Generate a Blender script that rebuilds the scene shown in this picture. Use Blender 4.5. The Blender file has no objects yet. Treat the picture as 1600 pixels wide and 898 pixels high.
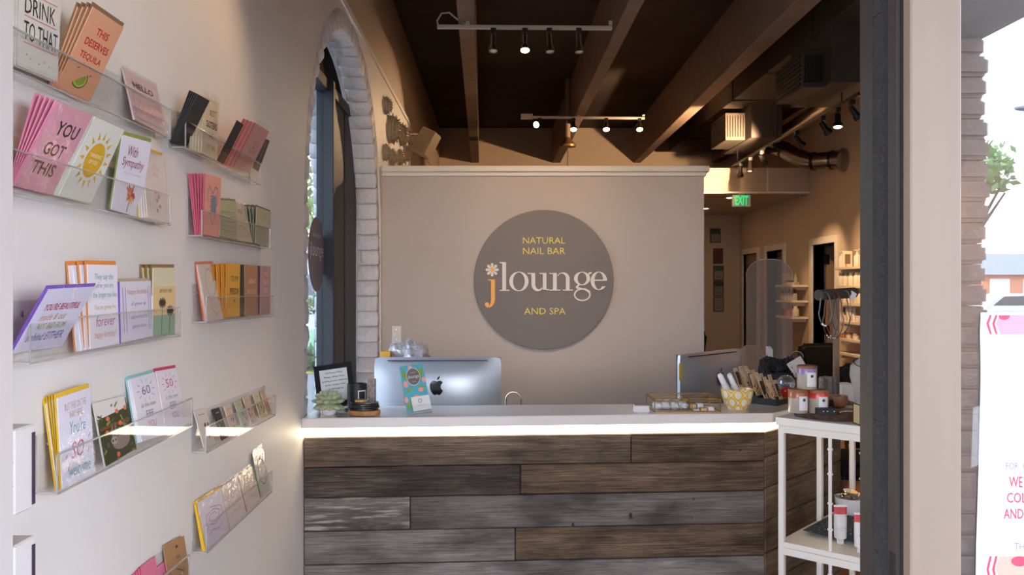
import bpy, bmesh, math, random
from mathutils import Vector, Matrix
random.seed(7)
SC = bpy.context.scene
COL = SC.collection
PI = math.pi

# ------------------------------------------------------------------ camera, world, exposure
F, VX, VY, CH = 1290.0, 778.0, 450.0, 1.6          # focal length in px, vanishing point, eye height
cam = bpy.data.cameras.new('camera'); camo = bpy.data.objects.new('camera', cam); COL.objects.link(camo)
cam.sensor_width = 36.0; cam.lens = 36.0 * F / 1600.0
cam.shift_x = (800 - VX) / 1600.0; cam.shift_y = (VY - 449) / 1600.0
camo.location = (0, 0, CH); camo.rotation_euler = (PI / 2, 0, 0)
cam.clip_start = 0.02; cam.clip_end = 400
SC.camera = camo
SC.view_settings.view_transform = 'Standard'; SC.view_settings.look = 'None'
SC.view_settings.gamma = 1.0; SC.view_settings.use_curve_mapping = False
SC.view_settings.exposure = 1.0
SC.cycles.transparent_max_bounces = 24
SC.cycles.max_bounces = 8

W = bpy.data.worlds.new('world'); SC.world = W; W.use_nodes = True
wn = W.node_tree.nodes; wl = W.node_tree.links; wn.clear()
wo = wn.new('ShaderNodeOutputWorld'); wb = wn.new('ShaderNodeBackground')
tc = wn.new('ShaderNodeTexCoord'); sp = wn.new('ShaderNodeSeparateXYZ'); rp = wn.new('ShaderNodeValToRGB')
wl.new(tc.outputs['Generated'], sp.inputs[0]); wl.new(sp.outputs['Z'], rp.inputs[0])
rp.color_ramp.elements[0].position = 0.0; rp.color_ramp.elements[0].color = (0.92, 0.95, 1.0, 1)
rp.color_ramp.elements[1].position = 0.6; rp.color_ramp.elements[1].color = (0.52, 0.70, 1.0, 1)
wl.new(rp.outputs[0], wb.inputs[0]); wb.inputs[1].default_value = 6.3
wl.new(wb.outputs[0], wo.inputs[0])

WARM = (1.0, 0.66, 0.36)
LAMP_W = 26.0

# ------------------------------------------------------------------ helpers
def P(x, y, Y): return Vector(((x - VX) / F * Y, Y, CH + (VY - y) / F * Y))
def PX(x, y, X): return P(x, y, X * F / (x - VX))
def lin(c):
    if isinstance(c, str):
        c = c.lstrip('#'); c = tuple(int(c[i:i + 2], 16) / 255 for i in (0, 2, 4))
    return tuple((a / 12.92 if a <= 0.04045 else ((a + 0.055) / 1.055) ** 2.4) for a in c)

MATS = {}
def mat(name, col='#808080', rough=0.6, metal=0.0, bump=0.0, bscale=40.0, var=0.0, vscale=8.0, coat=0.0, emit=None, estr=0.0, spec=0.5, stretch=None):
    if name in MATS: return MATS[name]
    m = bpy.data.materials.new(name); m.use_nodes = True; MATS[name] = m
    nt = m.node_tree; b = nt.nodes['Principled BSDF']
    c = lin(col); b.inputs['Base Color'].default_value = (*c, 1)
    b.inputs['Roughness'].default_value = rough; b.inputs['Metallic'].default_value = metal
    b.inputs['Specular IOR Level'].default_value = spec
    b.inputs['Coat Weight'].default_value = coat; b.inputs['Coat Roughness'].default_value = 0.12
    if emit is not None:
        b.inputs['Emission Color'].default_value = (*emit, 1); b.inputs['Emission Strength'].default_value = estr
    if var or bump:
        t = nt.nodes.new('ShaderNodeTexCoord'); src = t.outputs['Object']
        if stretch:
            mp = nt.nodes.new('ShaderNodeMapping'); mp.inputs['Scale'].default_value = stretch
            nt.links.new(src, mp.inputs[0]); src = mp.outputs[0]
    if var:
        n = nt.nodes.new('ShaderNodeTexNoise'); n.inputs['Scale'].default_value = vscale; n.inputs['Detail'].default_value = 6
        nt.links.new(src, n.inputs['Vector'])
        r = nt.nodes.new('ShaderNodeValToRGB')
        r.color_ramp.elements[0].position = 0.3; r.color_ramp.elements[1].position = 0.7
        r.color_ramp.elements[0].color = (*[max(0, a * (1 - var)) for a in c], 1)
        r.color_ramp.elements[1].color = (*[min(1, a * (1 + var)) for a in c], 1)
        nt.links.new(n.outputs[0], r.inputs[0]); nt.links.new(r.outputs[0], b.inputs['Base Color'])
    if bump:
        n2 = nt.nodes.new('ShaderNodeTexNoise'); n2.inputs['Scale'].default_value = bscale; n2.inputs['Detail'].default_value = 5
        nt.links.new(src, n2.inputs['Vector'])
        bp = nt.nodes.new('ShaderNodeBump'); bp.inputs['Strength'].default_value = bump; bp.inputs['Distance'].default_value = 0.01
        nt.links.new(n2.outputs[0], bp.inputs['Height']); nt.links.new(bp.outputs[0], b.inputs['Normal'])
    return m

def clear_mat(name, tint='#ffffff', base=0.03, edge=0.5, rough=0.03, milky=0.0):
    """thin clear plastic / glass: see-through with a view-angle dependent gloss"""
    if name in MATS: return MATS[name]
    m = bpy.data.materials.new(name); m.use_nodes = True; MATS[name] = m
    nt = m.node_tree; nt.nodes.clear(); o = nt.nodes.new('ShaderNodeOutputMaterial')
    tr = nt.nodes.new('ShaderNodeBsdfTransparent'); tr.inputs[0].default_value = (*lin(tint), 1)
    gl = nt.nodes.new('ShaderNodeBsdfGlossy'); gl.inputs['Roughness'].default_value = rough
    lw = nt.nodes.new('ShaderNodeLayerWeight'); lw.inputs[0].default_value = 0.35
    mr = nt.nodes.new('ShaderNodeMapRange'); mr.inputs[3].default_value = base; mr.inputs[4].default_value = edge
    nt.links.new(lw.outputs['Facing'], mr.inputs[0])
    mx = nt.nodes.new('ShaderNodeMixShader'); nt.links.new(mr.outputs[0], mx.inputs[0])
    nt.links.new(tr.outputs[0], mx.inputs[1]); nt.links.new(gl.outputs[0], mx.inputs[2])
    last = mx
    if milky:
        df = nt.nodes.new('ShaderNodeBsdfDiffuse'); df.inputs[0].default_value = (0.8, 0.8, 0.82, 1)
        m2 = nt.nodes.new('ShaderNodeMixShader'); m2.inputs[0].default_value = milky
        nt.links.new(mx.outputs[0], m2.inputs[1]); nt.links.new(df.outputs[0], m2.inputs[2]); last = m2
    nt.links.new(last.outputs[0], o.inputs[0])
    return m

WM = {}                                             # world matrix of every parent we build under
def tag(o, label=None, cat=None, group=None, kind=None):
    if label: o['label'] = label
    if cat: o['category'] = cat
    if group: o['group'] = group
    if kind: o['kind'] = kind
    return o
def thing(name, label, cat, loc=(0, 0, 0), rotz=0.0, group=None, kind=None):
    o = bpy.data.objects.new(name, None); COL.objects.link(o); o.empty_display_size = 0.05
    o.location = loc; o.rotation_euler = (0, 0, rotz)
    WM[o.name] = Matrix.Translation(Vector(loc)) @ Matrix.Rotation(rotz, 4, 'Z')
    return tag(o, label, cat, group, kind)
def dup(root, loc, rotz=None, label=None, group=None):
    r = root.copy(); COL.objects.link(r); r.location = loc
    if rotz is not None: r.rotation_euler = (0, 0, rotz)
    if label: r['label'] = label
    if group: r['group'] = group
    for ch in list(root.children):
        c = ch.copy(); COL.objects.link(c); c.parent = r
        for g in ch.children:
            d = g.copy(); COL.objects.link(d); d.parent = c
    return r

TXT = {}
def txt(body, shear=0.0, bold=0.0):
    """normalised outline mesh of a string: verts in the unit box, faces, aspect"""
    k = (body, shear, bold)
    if k in TXT: return TXT[k]
    cu = bpy.data.curves.new('t', 'FONT'); cu.body = body; cu.size = 1.0; cu.resolution_u = 2
    cu.shear = shear; cu.offset = bold
    ob = bpy.data.objects.new('t', cu); COL.objects.link(ob)
    me = bpy.data.meshes.new_from_object(ob)
    vs = [(v.co.x, v.co.y) for v in me.vertices]; fs = [tuple(p.vertices) for p in me.polygons]
    bpy.data.objects.remove(ob); bpy.data.curves.remove(cu); bpy.data.meshes.remove(me)
    x0 = min(v[0] for v in vs); x1 = max(v[0] for v in vs); y0 = min(v[1] for v in vs); y1 = max(v[1] for v in vs)
    TXT[k] = ([((a - x0) / (x1 - x0), (b - y0) / (y1 - y0)) for a, b in vs], fs, (x1 - x0) / (y1 - y0))
    return TXT[k]

class MB:
    def __init__(s): s.v = []; s.f = []; s.mi = []; s.mats = []
    def m(s, material):
        if material not in s.mats: s.mats.append(material)
        return s.mats.index(material)
    def raw(s, vs, fs, material):
        i = len(s.v); k = s.m(material); s.v += [Vector(v) for v in vs]
        for f in fs: s.f.append(tuple(i + a for a in f)); s.mi.append(k)
        return s
    def hexa(s, p, material):                       # 8 points: bottom loop 0-3, top loop 4-7
        return s.raw(p, [(3, 2, 1, 0), (4, 5, 6, 7), (0, 1, 5, 4), (1, 2, 6, 5), (2, 3, 7, 6), (3, 0, 4, 7)], material)
    def box(s, x0, x1, y0, y1, z0, z1, material):
        return s.hexa([(x0, y0, z0), (x1, y0, z0), (x1, y1, z0), (x0, y1, z0), (x0, y0, z1), (x1, y0, z1), (x1, y1, z1), (x0, y1, z1)], material)
    def bar(s, a, b, w, h, material, up=(0, 0, 1)):  # square bar from a to b
        a = Vector(a); b = Vector(b); d = (b - a).normalized(); up = Vector(up)
        sd = d.cross(up)
        if sd.length < 1e-4: sd = d.cross(Vector((1, 0, 0)))
        sd.normalize(); u = sd.cross(d).normalized()
        q = [a - sd * w / 2 - u * h / 2, a + sd * w / 2 - u * h / 2, a + sd * w / 2 + u * h / 2, a - sd * w / 2 + u * h / 2]
        return s.hexa(q + [p + (b - a) for p in q], material)
    def prism(s, pts, d, material):                  # polygon of 3D points extruded by vector d
        n = len(pts); d = Vector(d); pts = [Vector(p) for p in pts]
        fs = [tuple(range(n - 1, -1, -1)), tuple(range(n, 2 * n))] + [(i, (i + 1) % n, n + (i + 1) % n, n + i) for i in range(n)]
        return s.raw(pts + [p + d for p in pts], fs, material)
    def ring(s, o, i, d, material, closed=True):     # band between two outlines, extruded
        n = len(o); d = Vector(d); o = [Vector(p) for p in o]; i = [Vector(p) for p in i]
        vs = o + i + [p + d for p in o] + [p + d for p in i]; fs = []
        for k in range(n if closed else n - 1):
            a, b = k, (k + 1) % n
            fs += [(a, b, n + b, n + a), (2 * n + a, 3 * n + a, 3 * n + b, 2 * n + b), (a, 2 * n + a, 2 * n + b, b), (n + a, n + b, 3 * n + b, 3 * n + a)]
        if not closed: fs += [(0, n, 3 * n, 2 * n), (n - 1, 3 * n - 1, 4 * n - 1, 2 * n - 1)]
        return s.raw(vs, fs, material)
    def tube(s, path, r, material, n=8, closed=False, caps=True):
        path = [Vector(p) for p in path]; m = len(path); vs = []; rs = r if isinstance(r, (list, tuple)) else [r] * m
        t0 = (path[1] - path[0]).normalized(); ref = Vector((0, 0, 1)) if abs(t0.z) < 0.9 else Vector((1, 0, 0))
        u = t0.cross(ref).normalized()
        for i in range(m):
            if closed: t = (path[(i + 1) % m] - path[i - 1]).normalized()
            else: t = (path[min(i + 1, m - 1)] - path[max(i - 1, 0)]).normalized()
            u = (u - t * u.dot(t)); u = u.normalized() if u.length > 1e-6 else t.orthogonal().normalized()
            w = t.cross(u)
            vs += [path[i] + (u * math.cos(2 * PI * k / n) + w * math.sin(2 * PI * k / n)) * rs[i] for k in range(n)]
        fs = [(i * n + k, i * n + (k + 1) % n, ((i + 1) % m) * n + (k + 1) % n, ((i + 1) % m) * n + k) for i in range(m if closed else m - 1) for k in range(n)]
        if caps and not closed: fs += [tuple(range(n - 1, -1, -1)), tuple(range((m - 1) * n, m * n))]
        return s.raw(vs, fs, material)
    def lathe(s, prof, c, material, n=16, ax=None, caps=True, sq=1.0):
        c = Vector(c)
        if ax is None: u, w, a = Vector((1, 0, 0)), Vector((0, 1, 0)), Vector((0, 0, 1))
        else: a = Vector(ax).normalized(); u = a.orthogonal().normalized(); w = a.cross(u)
        vs = [c + u * r * math.cos(2 * PI * k / n) + w * r * sq * math.sin(2 * PI * k / n) + a * z for r, z in prof for k in range(n)]
        m = len(prof)
        fs = [(i * n + k, i * n + (k + 1) % n, (i + 1) * n + (k + 1) % n, (i + 1) * n + k) for i in range(m - 1) for k in range(n)]
        if caps: fs += [tuple(range(n - 1, -1, -1)), tuple(range((m - 1) * n, m * n))]
        return s.raw(vs, fs, material)
    def ball(s, c, rx, ry, rz, material, n=10, m=7, M=None):
        c = Vector(c); vs = []; M = M or Matrix.Identity(3)
        for i in range(1, m):
            a = PI * i / m
            vs += [c + M @ Vector((rx * math.sin(a) * math.cos(2 * PI * k / n), ry * math.sin(a) * math.sin(2 * PI * k / n), rz * math.cos(a))) for k in range(n)]
        vs += [c + M @ Vector((0, 0, rz)), c - M @ Vector((0, 0, rz))]; t = len(vs) - 2
        fs = [(i * n + k, (i + 1) * n + k, (i + 1) * n + (k + 1) % n, i * n + (k + 1) % n) for i in range(m - 2) for k in range(n)]
        fs += [(t, k, (k + 1) % n) for k in range(n)] + [(t + 1, (m - 2) * n + (k + 1) % n, (m - 2) * n + k) for k in range(n)]
        return s.raw(vs, fs, material)
    def text(s, body, fr, x0, y0, x1, y1, material, shear=0.0, bold=0.0, keep=False):
        """fr(u, v) -> point; the string fills the box (keep: keeps its aspect through height, centred)"""
        vs, fs, asp = txt(body, shear, bold)
        return s.raw([fr(x0 + a * (x1 - x0), y0 + b * (y1 - y0)) for a, b in vs], fs, material)
    def build(s, name, parent=None, smooth=False, bevel=0.0, seg=1, world=True, origin=None, fixn=True, rot=None):
        me = bpy.data.meshes.new(name); ob = bpy.data.objects.new(name, me); COL.objects.link(ob)
        if parent is not None:
            M = WM[parent.name]; WM[ob.name] = M; ob.parent = parent
            vs = [M.inverted() @ v for v in s.v] if world else s.v
        else:
            if origin is None and world:
                xs = [v.x for v in s.v]; ys = [v.y for v in s.v]; zs = [v.z for v in s.v]
                origin = Vector(((min(xs) + max(xs)) / 2, (min(ys) + max(ys)) / 2, min(zs)))
            origin = Vector(origin) if origin is not None else Vector((0, 0, 0))
            vs = [v - origin for v in s.v] if world else s.v
            ob.location = origin; WM[ob.name] = Matrix.Translation(origin)
        me.from_pydata([tuple(v) for v in vs], [], s.f)
        for mm in s.mats: me.materials.append(mm)
        for p, k in zip(me.polygons, s.mi): p.material_index = k
        if fixn or bevel:
            bm = bmesh.new(); bm.from_mesh(me)
            if fixn: bmesh.ops.recalc_face_normals(bm, faces=bm.faces)
            if bevel:
                es = [e for e in bm.edges if len(e.link_faces) == 2 and e.calc_face_angle(0) > 0.6]
                bmesh.ops.bevel(bm, geom=es, offset=bevel, segments=seg, affect='EDGES', clamp_overlap=True)
            bm.to_mesh(me); bm.free()
        if smooth:
            for p in me.polygons: p.use_smooth = True
            try: me.set_sharp_from_angle(angle=math.radians(40))
            except Exception: pass
        me.update()
        return ob

def struct(name, mb, **k): return tag(mb.build(name, **k), kind='structure')
def frame(o, u, v, n=None, off=0.0):
    o = Vector(o); u = Vector(u); v = Vector(v); nn = u.cross(v).normalized() * off
    return lambda a, b: o + u * a + v * b + nn

def spot(loc, target, watts, size=70, blend=0.6, col=WARM, rad=0.03, parent=None):
    l = bpy.data.lights.new('lamp_light', 'SPOT'); l.energy = watts; l.color = col; l.spot_size = math.radians(size); l.spot_blend = blend; l.shadow_soft_size = rad
    o = bpy.data.objects.new('lamp_light', l); COL.objects.link(o); o.location = loc
    d = Vector(target) - Vector(loc); o.rotation_euler = d.to_track_quat('-Z', 'Y').to_euler()
    return o
# ================================================================== THE SETTING
M_WALL = mat('wall_paint', '#e2dbd6', 0.55, bump=0.05, bscale=220, var=0.015, vscale=3)
M_WALL2 = mat('beige_paint', '#c4ad96', 0.6, bump=0.05, bscale=200)
M_PART = mat('partition_paint', '#b4a89f', 0.5, bump=0.04, bscale=220)
M_DARKCEIL = mat('dark_ceiling', '#3a2c25', 0.9, var=0.25, vscale=2)
M_BEAM = mat('beam_paint', '#8a7261', 0.75, bump=0.25, bscale=30, var=0.12, vscale=6)
M_FLOOR = mat('wood_floor', '#7a4f30', 0.35, var=0.3, vscale=5, stretch=(6, 0.7, 1))
M_TRIM = mat('white_trim', '#d9d0c6', 0.45)
M_CONC = mat('concrete', '#716d69', 0.85, var=0.12, vscale=3, bump=0.1)
M_BRICK = mat('painted_brick', '#d3cfd2', 0.55, bump=0.9, bscale=34, var=0.05, vscale=20)
M_MORTAR = mat('painted_mortar', '#bdb8ba', 0.7, bump=0.6, bscale=60)
M_EXTBRICK = mat('brown_slump_block', '#7d6a5f', 0.85, bump=0.9, bscale=30, var=0.2, vscale=12)
M_DKFRAME = mat('dark_window_frame', '#26262a', 0.55)
M_BRFRAME = mat('brown_window_frame', '#3a3430', 0.6)
GLASS = clear_mat('window_glass', '#e9eef0', 0.05, 0.6, 0.0)
ACR = clear_mat('clear_acrylic', '#fdfdfd', 0.015, 0.15, 0.02)
ACR_E = clear_mat('acrylic_edge', '#e6e3de', 0.10, 0.4, 0.10, milky=0.30)

XW, Y0W, YE, ZC, YB, XR, YF = -0.80, 1.10, 7.48, 3.85, 11.6, 3.40, 1.12
ARC_Y, ARC_R, ARC_Z, LEDGE = 4.523, 1.117, 1.958, 3.10
RI = ARC_R - 0.11

b = MB(); b.box(-0.80, XR, YF, YB, -0.05, 0.0, M_FLOOR); struct('floor', b)
b = MB(); b.box(-1.3, XR + 1.2, YF - 0.1, YB + 0.2, ZC, ZC + 0.15, M_DARKCEIL); struct('ceiling', b)

# left wall with the arched opening
b = MB(); X0, X1 = -1.235, XW
b.box(X0, X1, Y0W, ARC_Y - ARC_R, 0, LEDGE, M_WALL)
b.box(X0, X1, ARC_Y + ARC_R, YE, 0, LEDGE, M_WALL)
N = 40
for i in range(N):
    a0 = PI - PI * i / N; a1 = PI - PI * (i + 1) / N
    ya, za = ARC_Y + ARC_R * math.cos(a0), ARC_Z + ARC_R * math.sin(a0)
    yb, zb = ARC_Y + ARC_R * math.cos(a1), ARC_Z + ARC_R * math.sin(a1)
    b.prism([(X0, ya, za), (X0, yb, zb), (X0, yb, LEDGE), (X0, ya, LEDGE)], (X1 - X0, 0, 0), M_WALL)
struct('wall_left', b)
b = MB(); b.box(-1.235, -0.82, Y0W, YB + 0.2, LEDGE, ZC, M_WALL2); b.box(-1.235, -0.83, YE, YB + 0.2, 0, LEDGE, M_WALL2)
struct('wall_left_upper', b)
b = MB(); b.box(-0.82, -0.792, Y0W, YE + 0.008, LEDGE - 0.035, LEDGE, M_WALL); b.box(-0.82, -0.792, YE - 0.0, YE + 0.02, 2.2, LEDGE, M_WALL)
struct('trim_1', b)

# arched window: brick lining, mortar, frame, panes
win = thing('window_1', 'arched window lined with white painted rough bricks in the left wall', None, (XW - 0.2, ARC_Y, 0), kind='structure')
def arc_pts(R, X, dz=0.0, n=40):
    return [(X, ARC_Y - R, 0.0)] + [(X, ARC_Y + R * math.cos(PI - PI * i / n), ARC_Z + R * math.sin(PI - PI * i / n)) for i in range(n + 1)] + [(X, ARC_Y + R, 0.0)]
b = MB(); b.ring(arc_pts(ARC_R - 0.001, -1.22), arc_pts(RI + 0.018, -1.22), (0.407, 0, 0), M_MORTAR, closed=False); b.build('mortar', win)
def brick_mesh(seed, dx):
    rnd = random.Random(seed); q = MB(); nx, ny, nz = 3, 2, 2
    h = (dx / 2, 0.052, 0.0488)
    bmx = bmesh.new(); bmesh.ops.create_cube(bmx, size=1.0)
    bmesh.ops.subdivide_edges(bmx, edges=bmx.edges[:], cuts=1, use_grid_fill=True)
    for v in bmx.verts:
        s_ = [2 * a for a in v.co]
        k = sum(1 for a in s_ if abs(a) > 0.5)
        bul = 1.0 if k == 3 else (1.0 if k == 2 else 1.06)
        v.co = Vector((s_[0] * h[0] * (1.0 if k > 1 else 1.03), s_[1] * h[1] * bul, s_[2] * h[2] * (0.985 if k > 1 else 1.0))) + Vector((rnd.uniform(-1, 1) * 0.004, rnd.uniform(-1, 1) * 0.006, rnd.uniform(-1, 1) * 0.0022))
    es = [e for e in bmx.edges if e.calc_face_angle(0) > 0.8]
    bmesh.ops.bevel(bmx, geom=es, offset=0.006, segments=1, affect='EDGES')
    me = bpy.data.meshes.new('brick'); bmx.to_mesh(me); bmx.free(); me.materials.append(M_BRICK)
    for p in me.polygons: p.use_smooth = True
    return me
BIN = [brick_mesh(i, 0.135) for i in range(5)]; BEX = [brick_mesh(10 + i, 0.17) for i in range(4)]
def put_brick(meshes, X, y, z, ang):
    o = bpy.data.objects.new('brick', random.choice(meshes)); COL.objects.link(o); o.parent = win
    o.location = Vector((X, y, z)) - Vector(win.location); o.rotation_euler = (ang, 0, 0)
BH = 0.1025; RB = RI + 0.052
for meshes, X in ((BIN, -0.8755), (BEX, -1.145)):
    for sgn in (-1, 1):
        for i in range(19):
            put_brick(meshes, X + random.uniform(-0.003, 0.003), ARC_Y + sgn * (RB + random.uniform(-0.004, 0.004)), 0.01 + BH * (i + 0.5), 0 if sgn > 0 else PI)
    nv = 31
    for i in range(nv):
        a = PI * (i + 0.5) / nv
        put_brick(meshes, X + random.uniform(-0.003, 0.003), ARC_Y + RB * math.cos(a), ARC_Z + RB * math.sin(a), a)
ZT = 2.745
XG = -0.965
b = MB(); b.box(-1.0, -0.905, 4.545, 4.60, 0, ZT, M_DKFRAME); b.build('mullion', win, bevel=0.003)
b = MB(); b.box(-1.03, -0.955, 5.06, 5.12, 0, ZT, M_BRFRAME); b.build('mullion', win, bevel=0.003)
b = MB(); b.box(-1.03, -0.95, 5.46, 5.528, 0, ZT - 0.35, M_BRFRAME); b.build('window_jamb', win, bevel=0.003)
b = MB(); b.box(-1.03, -0.95, 3.52, 3.60, 0, ZT - 0.4, M_BRFRAME); b.build('window_jamb', win, bevel=0.003)
b = MB(); b.box(-1.0, -0.93, 3.75, 5.30, ZT - 0.06, ZT, M_DKFRAME); b.build('transom', win, bevel=0.003)
pts = [(-0.99, ARC_Y + (RI - 0.004) * math.cos(PI * i / 24), ARC_Z + (RI - 0.004) * math.sin(PI * i / 24)) for i in range(25)]
pts = [p for p in pts if p[2] > ZT]; yy = math.sqrt((RI - 0.004) ** 2 - (ZT - ARC_Z) ** 2)
pts = [(-0.99, ARC_Y + yy, ZT)] + pts + [(-0.99, ARC_Y - yy, ZT)]
b = MB(); b.prism(pts, (0.03, 0, 0), mat('dark_head_panel', '#0c0c0d', 0.8, spec=0.1)); b.build('head_panel', win)
for y0, y1, xp in ((4.60, 5.06, -1.01), (5.12, 5.5, -1.02)):
    zt = lambda y: min(ZT - 0.06, ARC_Z + math.sqrt(max(0.0, (RI - 0.004) ** 2 - (y - ARC_Y) ** 2)))
    b = MB(); b.prism([(xp, y0, 0), (xp, y1, 0)] + [(xp, y1 - (y1 - y0) * i / 8, zt(y1 - (y1 - y0) * i / 8)) for i in range(9)], (-0.947 - xp, 0, 0), M_DKFRAME); b.build('side_panel', win)
for y0, y1 in ((3.60, 4.545),):
    b = MB(); zt = lambda y: min(ZT - 0.06, ARC_Z + math.sqrt(max(0.0, (RI - 0.01) ** 2 - (y - ARC_Y) ** 2)))
    ys = [y0 + (y1 - y0) * i / 8 for i in range(9)]
    b.prism([(XG - 0.003, y0, 0.02), (XG - 0.003, y1, 0.02)] + [(XG - 0.003, y, zt(y)) for y in reversed(ys)], (0.006, 0, 0), GLASS); b.build('pane', win)

# round logo decal on the window glass
def circ(c, u, v, r, n=48): return [Vector(c) + Vector(u) * r * math.cos(2 * PI * i / n) + Vector(v) * r * math.sin(2 * PI * i / n) for i in range(n)]
b = MB(); C0 = Vector((XG + 0.004, 4.372, 1.778)); b.prism(circ(C0, (0, 1, 0), (0, 0, 1), 0.198), (0.0012, 0, 0), mat('decal_grey', '#7c6f77', 0.5))
dec = thing('window_decal', 'round mauve-grey logo decal stuck on the arched window glass', 'decal', (XG + 0.004, 4.372, 1.58))
b.build('disc', dec)
b = MB(); fr = frame(C0 + Vector((0.0022, 0, 0)), (0, 1, 0), (0, 0, 1))
b.text('jlounge', fr, -0.16, -0.035, 0.16, 0.065, mat('decal_white', '#dcd6d6', 0.5)); b.text('NATURAL NAIL BAR', fr, -0.1, 0.09, 0.1, 0.11, MATS['decal_white']); b.build('lettering', dec, fixn=False)

# partition with cap moulding
XP = (1100 - VX) / F * 5.7
b = MB(); b.box(XW, XP, 5.70, 5.82, 0, 2.385, M_PART); struct('wall_partition', b)
b = MB(); b.box(XW, XP + 0.012, 5.682, 5.838, 2.372, 2.40, M_TRIM); b.box(XW, XP + 0.03, 5.662, 5.858, 2.40, 2.44, M_TRIM); struct('trim_2', b, bevel=0.003)

# back wall, right wall with three doorways, low ceiling block of the hallway
b = MB(); b.box(-0.83, XR + 1.2, YB, YB + 0.15, 0, ZC, M_WALL2); struct('wall_back', b)
DOORS = [(8.30, 8.90), (9.82, 10.42), (10.80, 11.42)]
b = MB(); ylast = YF - 0.1
for y0, y1 in DOORS:
    b.box(XR, XR + 0.12, ylast, y0, 0, ZC, M_WALL2); b.box(XR, XR + 0.12, y0, y1, 2.06, ZC, M_WALL2); ylast = y1
b.box(XR, XR + 0.12, ylast, YB, 0, ZC, M_WALL2); struct('wall_right', b)
b = MB(); b.box(XR + 1.1, XR + 1.2, 7.5, YB, 0, ZC, M_WALL2); b.box(XR + 0.12, XR + 1.1, 7.5, 7.6, 0, ZC, M_WALL2)
b.box(XR + 0.12, XR + 1.1, 9.35, 9.42, 0, ZC, M_WALL2); b.box(XR + 0.12, XR + 1.1, 10.6, 10.68, 0, ZC, M_WALL2); struct('wall_back_rooms', b)
b = MB(); b.box(XR, XR + 1.1, 7.5, YB, -0.05, 0, M_FLOOR); struct('floor_back_rooms', b)
b = MB(); b.box(-0.82, XR, 9.0, YB, 2.63, 2.91, mat('soffit_paint', '#b5a08d', 0.6)); struct('ceiling_hallway', b)
b = MB(); b.box(2.93, 2.945, 8.99, 9.001, 2.64, 2.90, M_TRIM); b.box(1.6, XR, 8.985, 9.001, 2.63, 2.65, M_TRIM); struct('trim_3', b)
M_DOOR = mat('door_paint', '#8f7867', 0.5)
for k, (y0, y1) in enumerate(DOORS):
    d = thing('door_%d' % (k + 1), None, None, (XR, (y0 + y1) / 2, 0), kind='structure')
    b = MB(); b.box(XR - 0.02, XR + 0.125, y0 - 0.075, y0, 0, 2.135, M_TRIM); b.box(XR - 0.02, XR + 0.125, y1, y1 + 0.075, 0, 2.135, M_TRIM)
    b.box(XR - 0.02, XR + 0.125, y0, y1, 2.06, 2.135, M_TRIM); b.build('door_casing', d, bevel=0.004)
    b = MB()
    if k == 0:
        b.box(XR + 0.13, XR + 0.75, y1 - 0.045, y1 - 0.005, 0.01, 2.05, M_DOOR); lf = b.build('door_leaf', d)
        for z in (0.3, 1.1, 1.86):
            b = MB(); b.box(XR + 0.09, XR + 0.15, y1 - 0.055, y1 - 0.046, z, z + 0.1, mat('hinge_steel', '#5a5048', 0.35, metal=1)); b.build('hinge', lf)
    elif k == 1:
        b.box(XR + 0.13, XR + 0.74, y0 + 0.005, y0 + 0.045, 0.01, 2.05, M_DOOR); b.build('door_leaf', d)
    else:
        b.box(XR + 0.03, XR + 0.07, y0 + 0.004, y1 - 0.004, 0.01, 2.055, M_DOOR); lf = b.build('door_leaf', d)
        b = MB(); b.lathe([(0.0, 0), (0.012, 0), (0.012, 0.03), (0.03, 0.04), (0.03, 0.06), (0.0, 0.068)], (XR + 0.03, y0 + 0.07, 0.98), mat('knob_brass', '#8a6b3c', 0.3, metal=1), ax=(-1, 0, 0)); b.build('door_knob', lf, smooth=True)

# ceiling beams
def beam(xa0, xa1, xb0, xb1, ya=1.0, yb=YB):
    q = MB(); k = (ya - 5.05) / (11.35 - 5.05)
    n0, n1 = xa0 + (xb0 - xa0) * k, xa1 + (xb1 - xa1) * k
    q.hexa([(n0, ya, 3.36), (n1, ya, 3.36), (xb1, yb, 3.36), (xb0, yb, 3.36), (n0, ya, ZC), (n1, ya, ZC), (xb1, yb, ZC), (xb0, yb, ZC)], M_BEAM)
    return struct('ceiling_beam', q, bevel=0.006)
beam(-0.258, -0.145, -0.375, -0.265); beam(0.806, 0.90, 0.765, 0.88); beam(1.83, 1.985, 1.90, 2.01); beam(3.0, 3.12, 3.0, 3.12)

# front wall and entrance: camera stands just outside
XO0, XO1 = -0.705, 0.50
M_JPAINT = mat('jamb_paint', '#c4bbb7', 0.55)
b = MB(); b.box(-1.3, XO0, YF - 0.02, YF + 0.08, 0, 2.55, M_JPAINT); b.box(-1.3, XR + 1.2, YF - 0.02, YF + 0.1, 2.55, ZC, M_JPAINT); struct('wall_front', b)
M_BRONZE = mat('anodised_door_frame', '#776558', 0.5, metal=0.1, var=0.05, vscale=3, stretch=(8, 8, 0.3))
M_DKALU = mat('dark_anodised_frame', '#2a221e', 0.5, metal=0.0)
jamb = thing('door_4', 'bronze anodised metal frame of the glazed shop entrance', None, (0.53, 1.05, 0), kind='structure')
b = MB(); b.box(0.5, 0.562, 1.0, 1.02, 0, 2.55, M_BRONZE); b.build('front_stile', jamb, bevel=0.002)
b = MB(); b.box(0.5, 0.562, 1.021, 1.14, 0, 2.55, M_DKALU); b.build('jamb', jamb)
b = MB(); b.box(0.4945, 0.4995, 1.025, 1.046, 0, 2.55, M_DKALU); b.build('stop', jamb)
b = MB(); b.box(0.4965, 0.4995, 1.050, 1.094, 0, 2.55, mat('dark_channel', '#1d1a19', 0.8)); b.build('channel', jamb)
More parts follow.
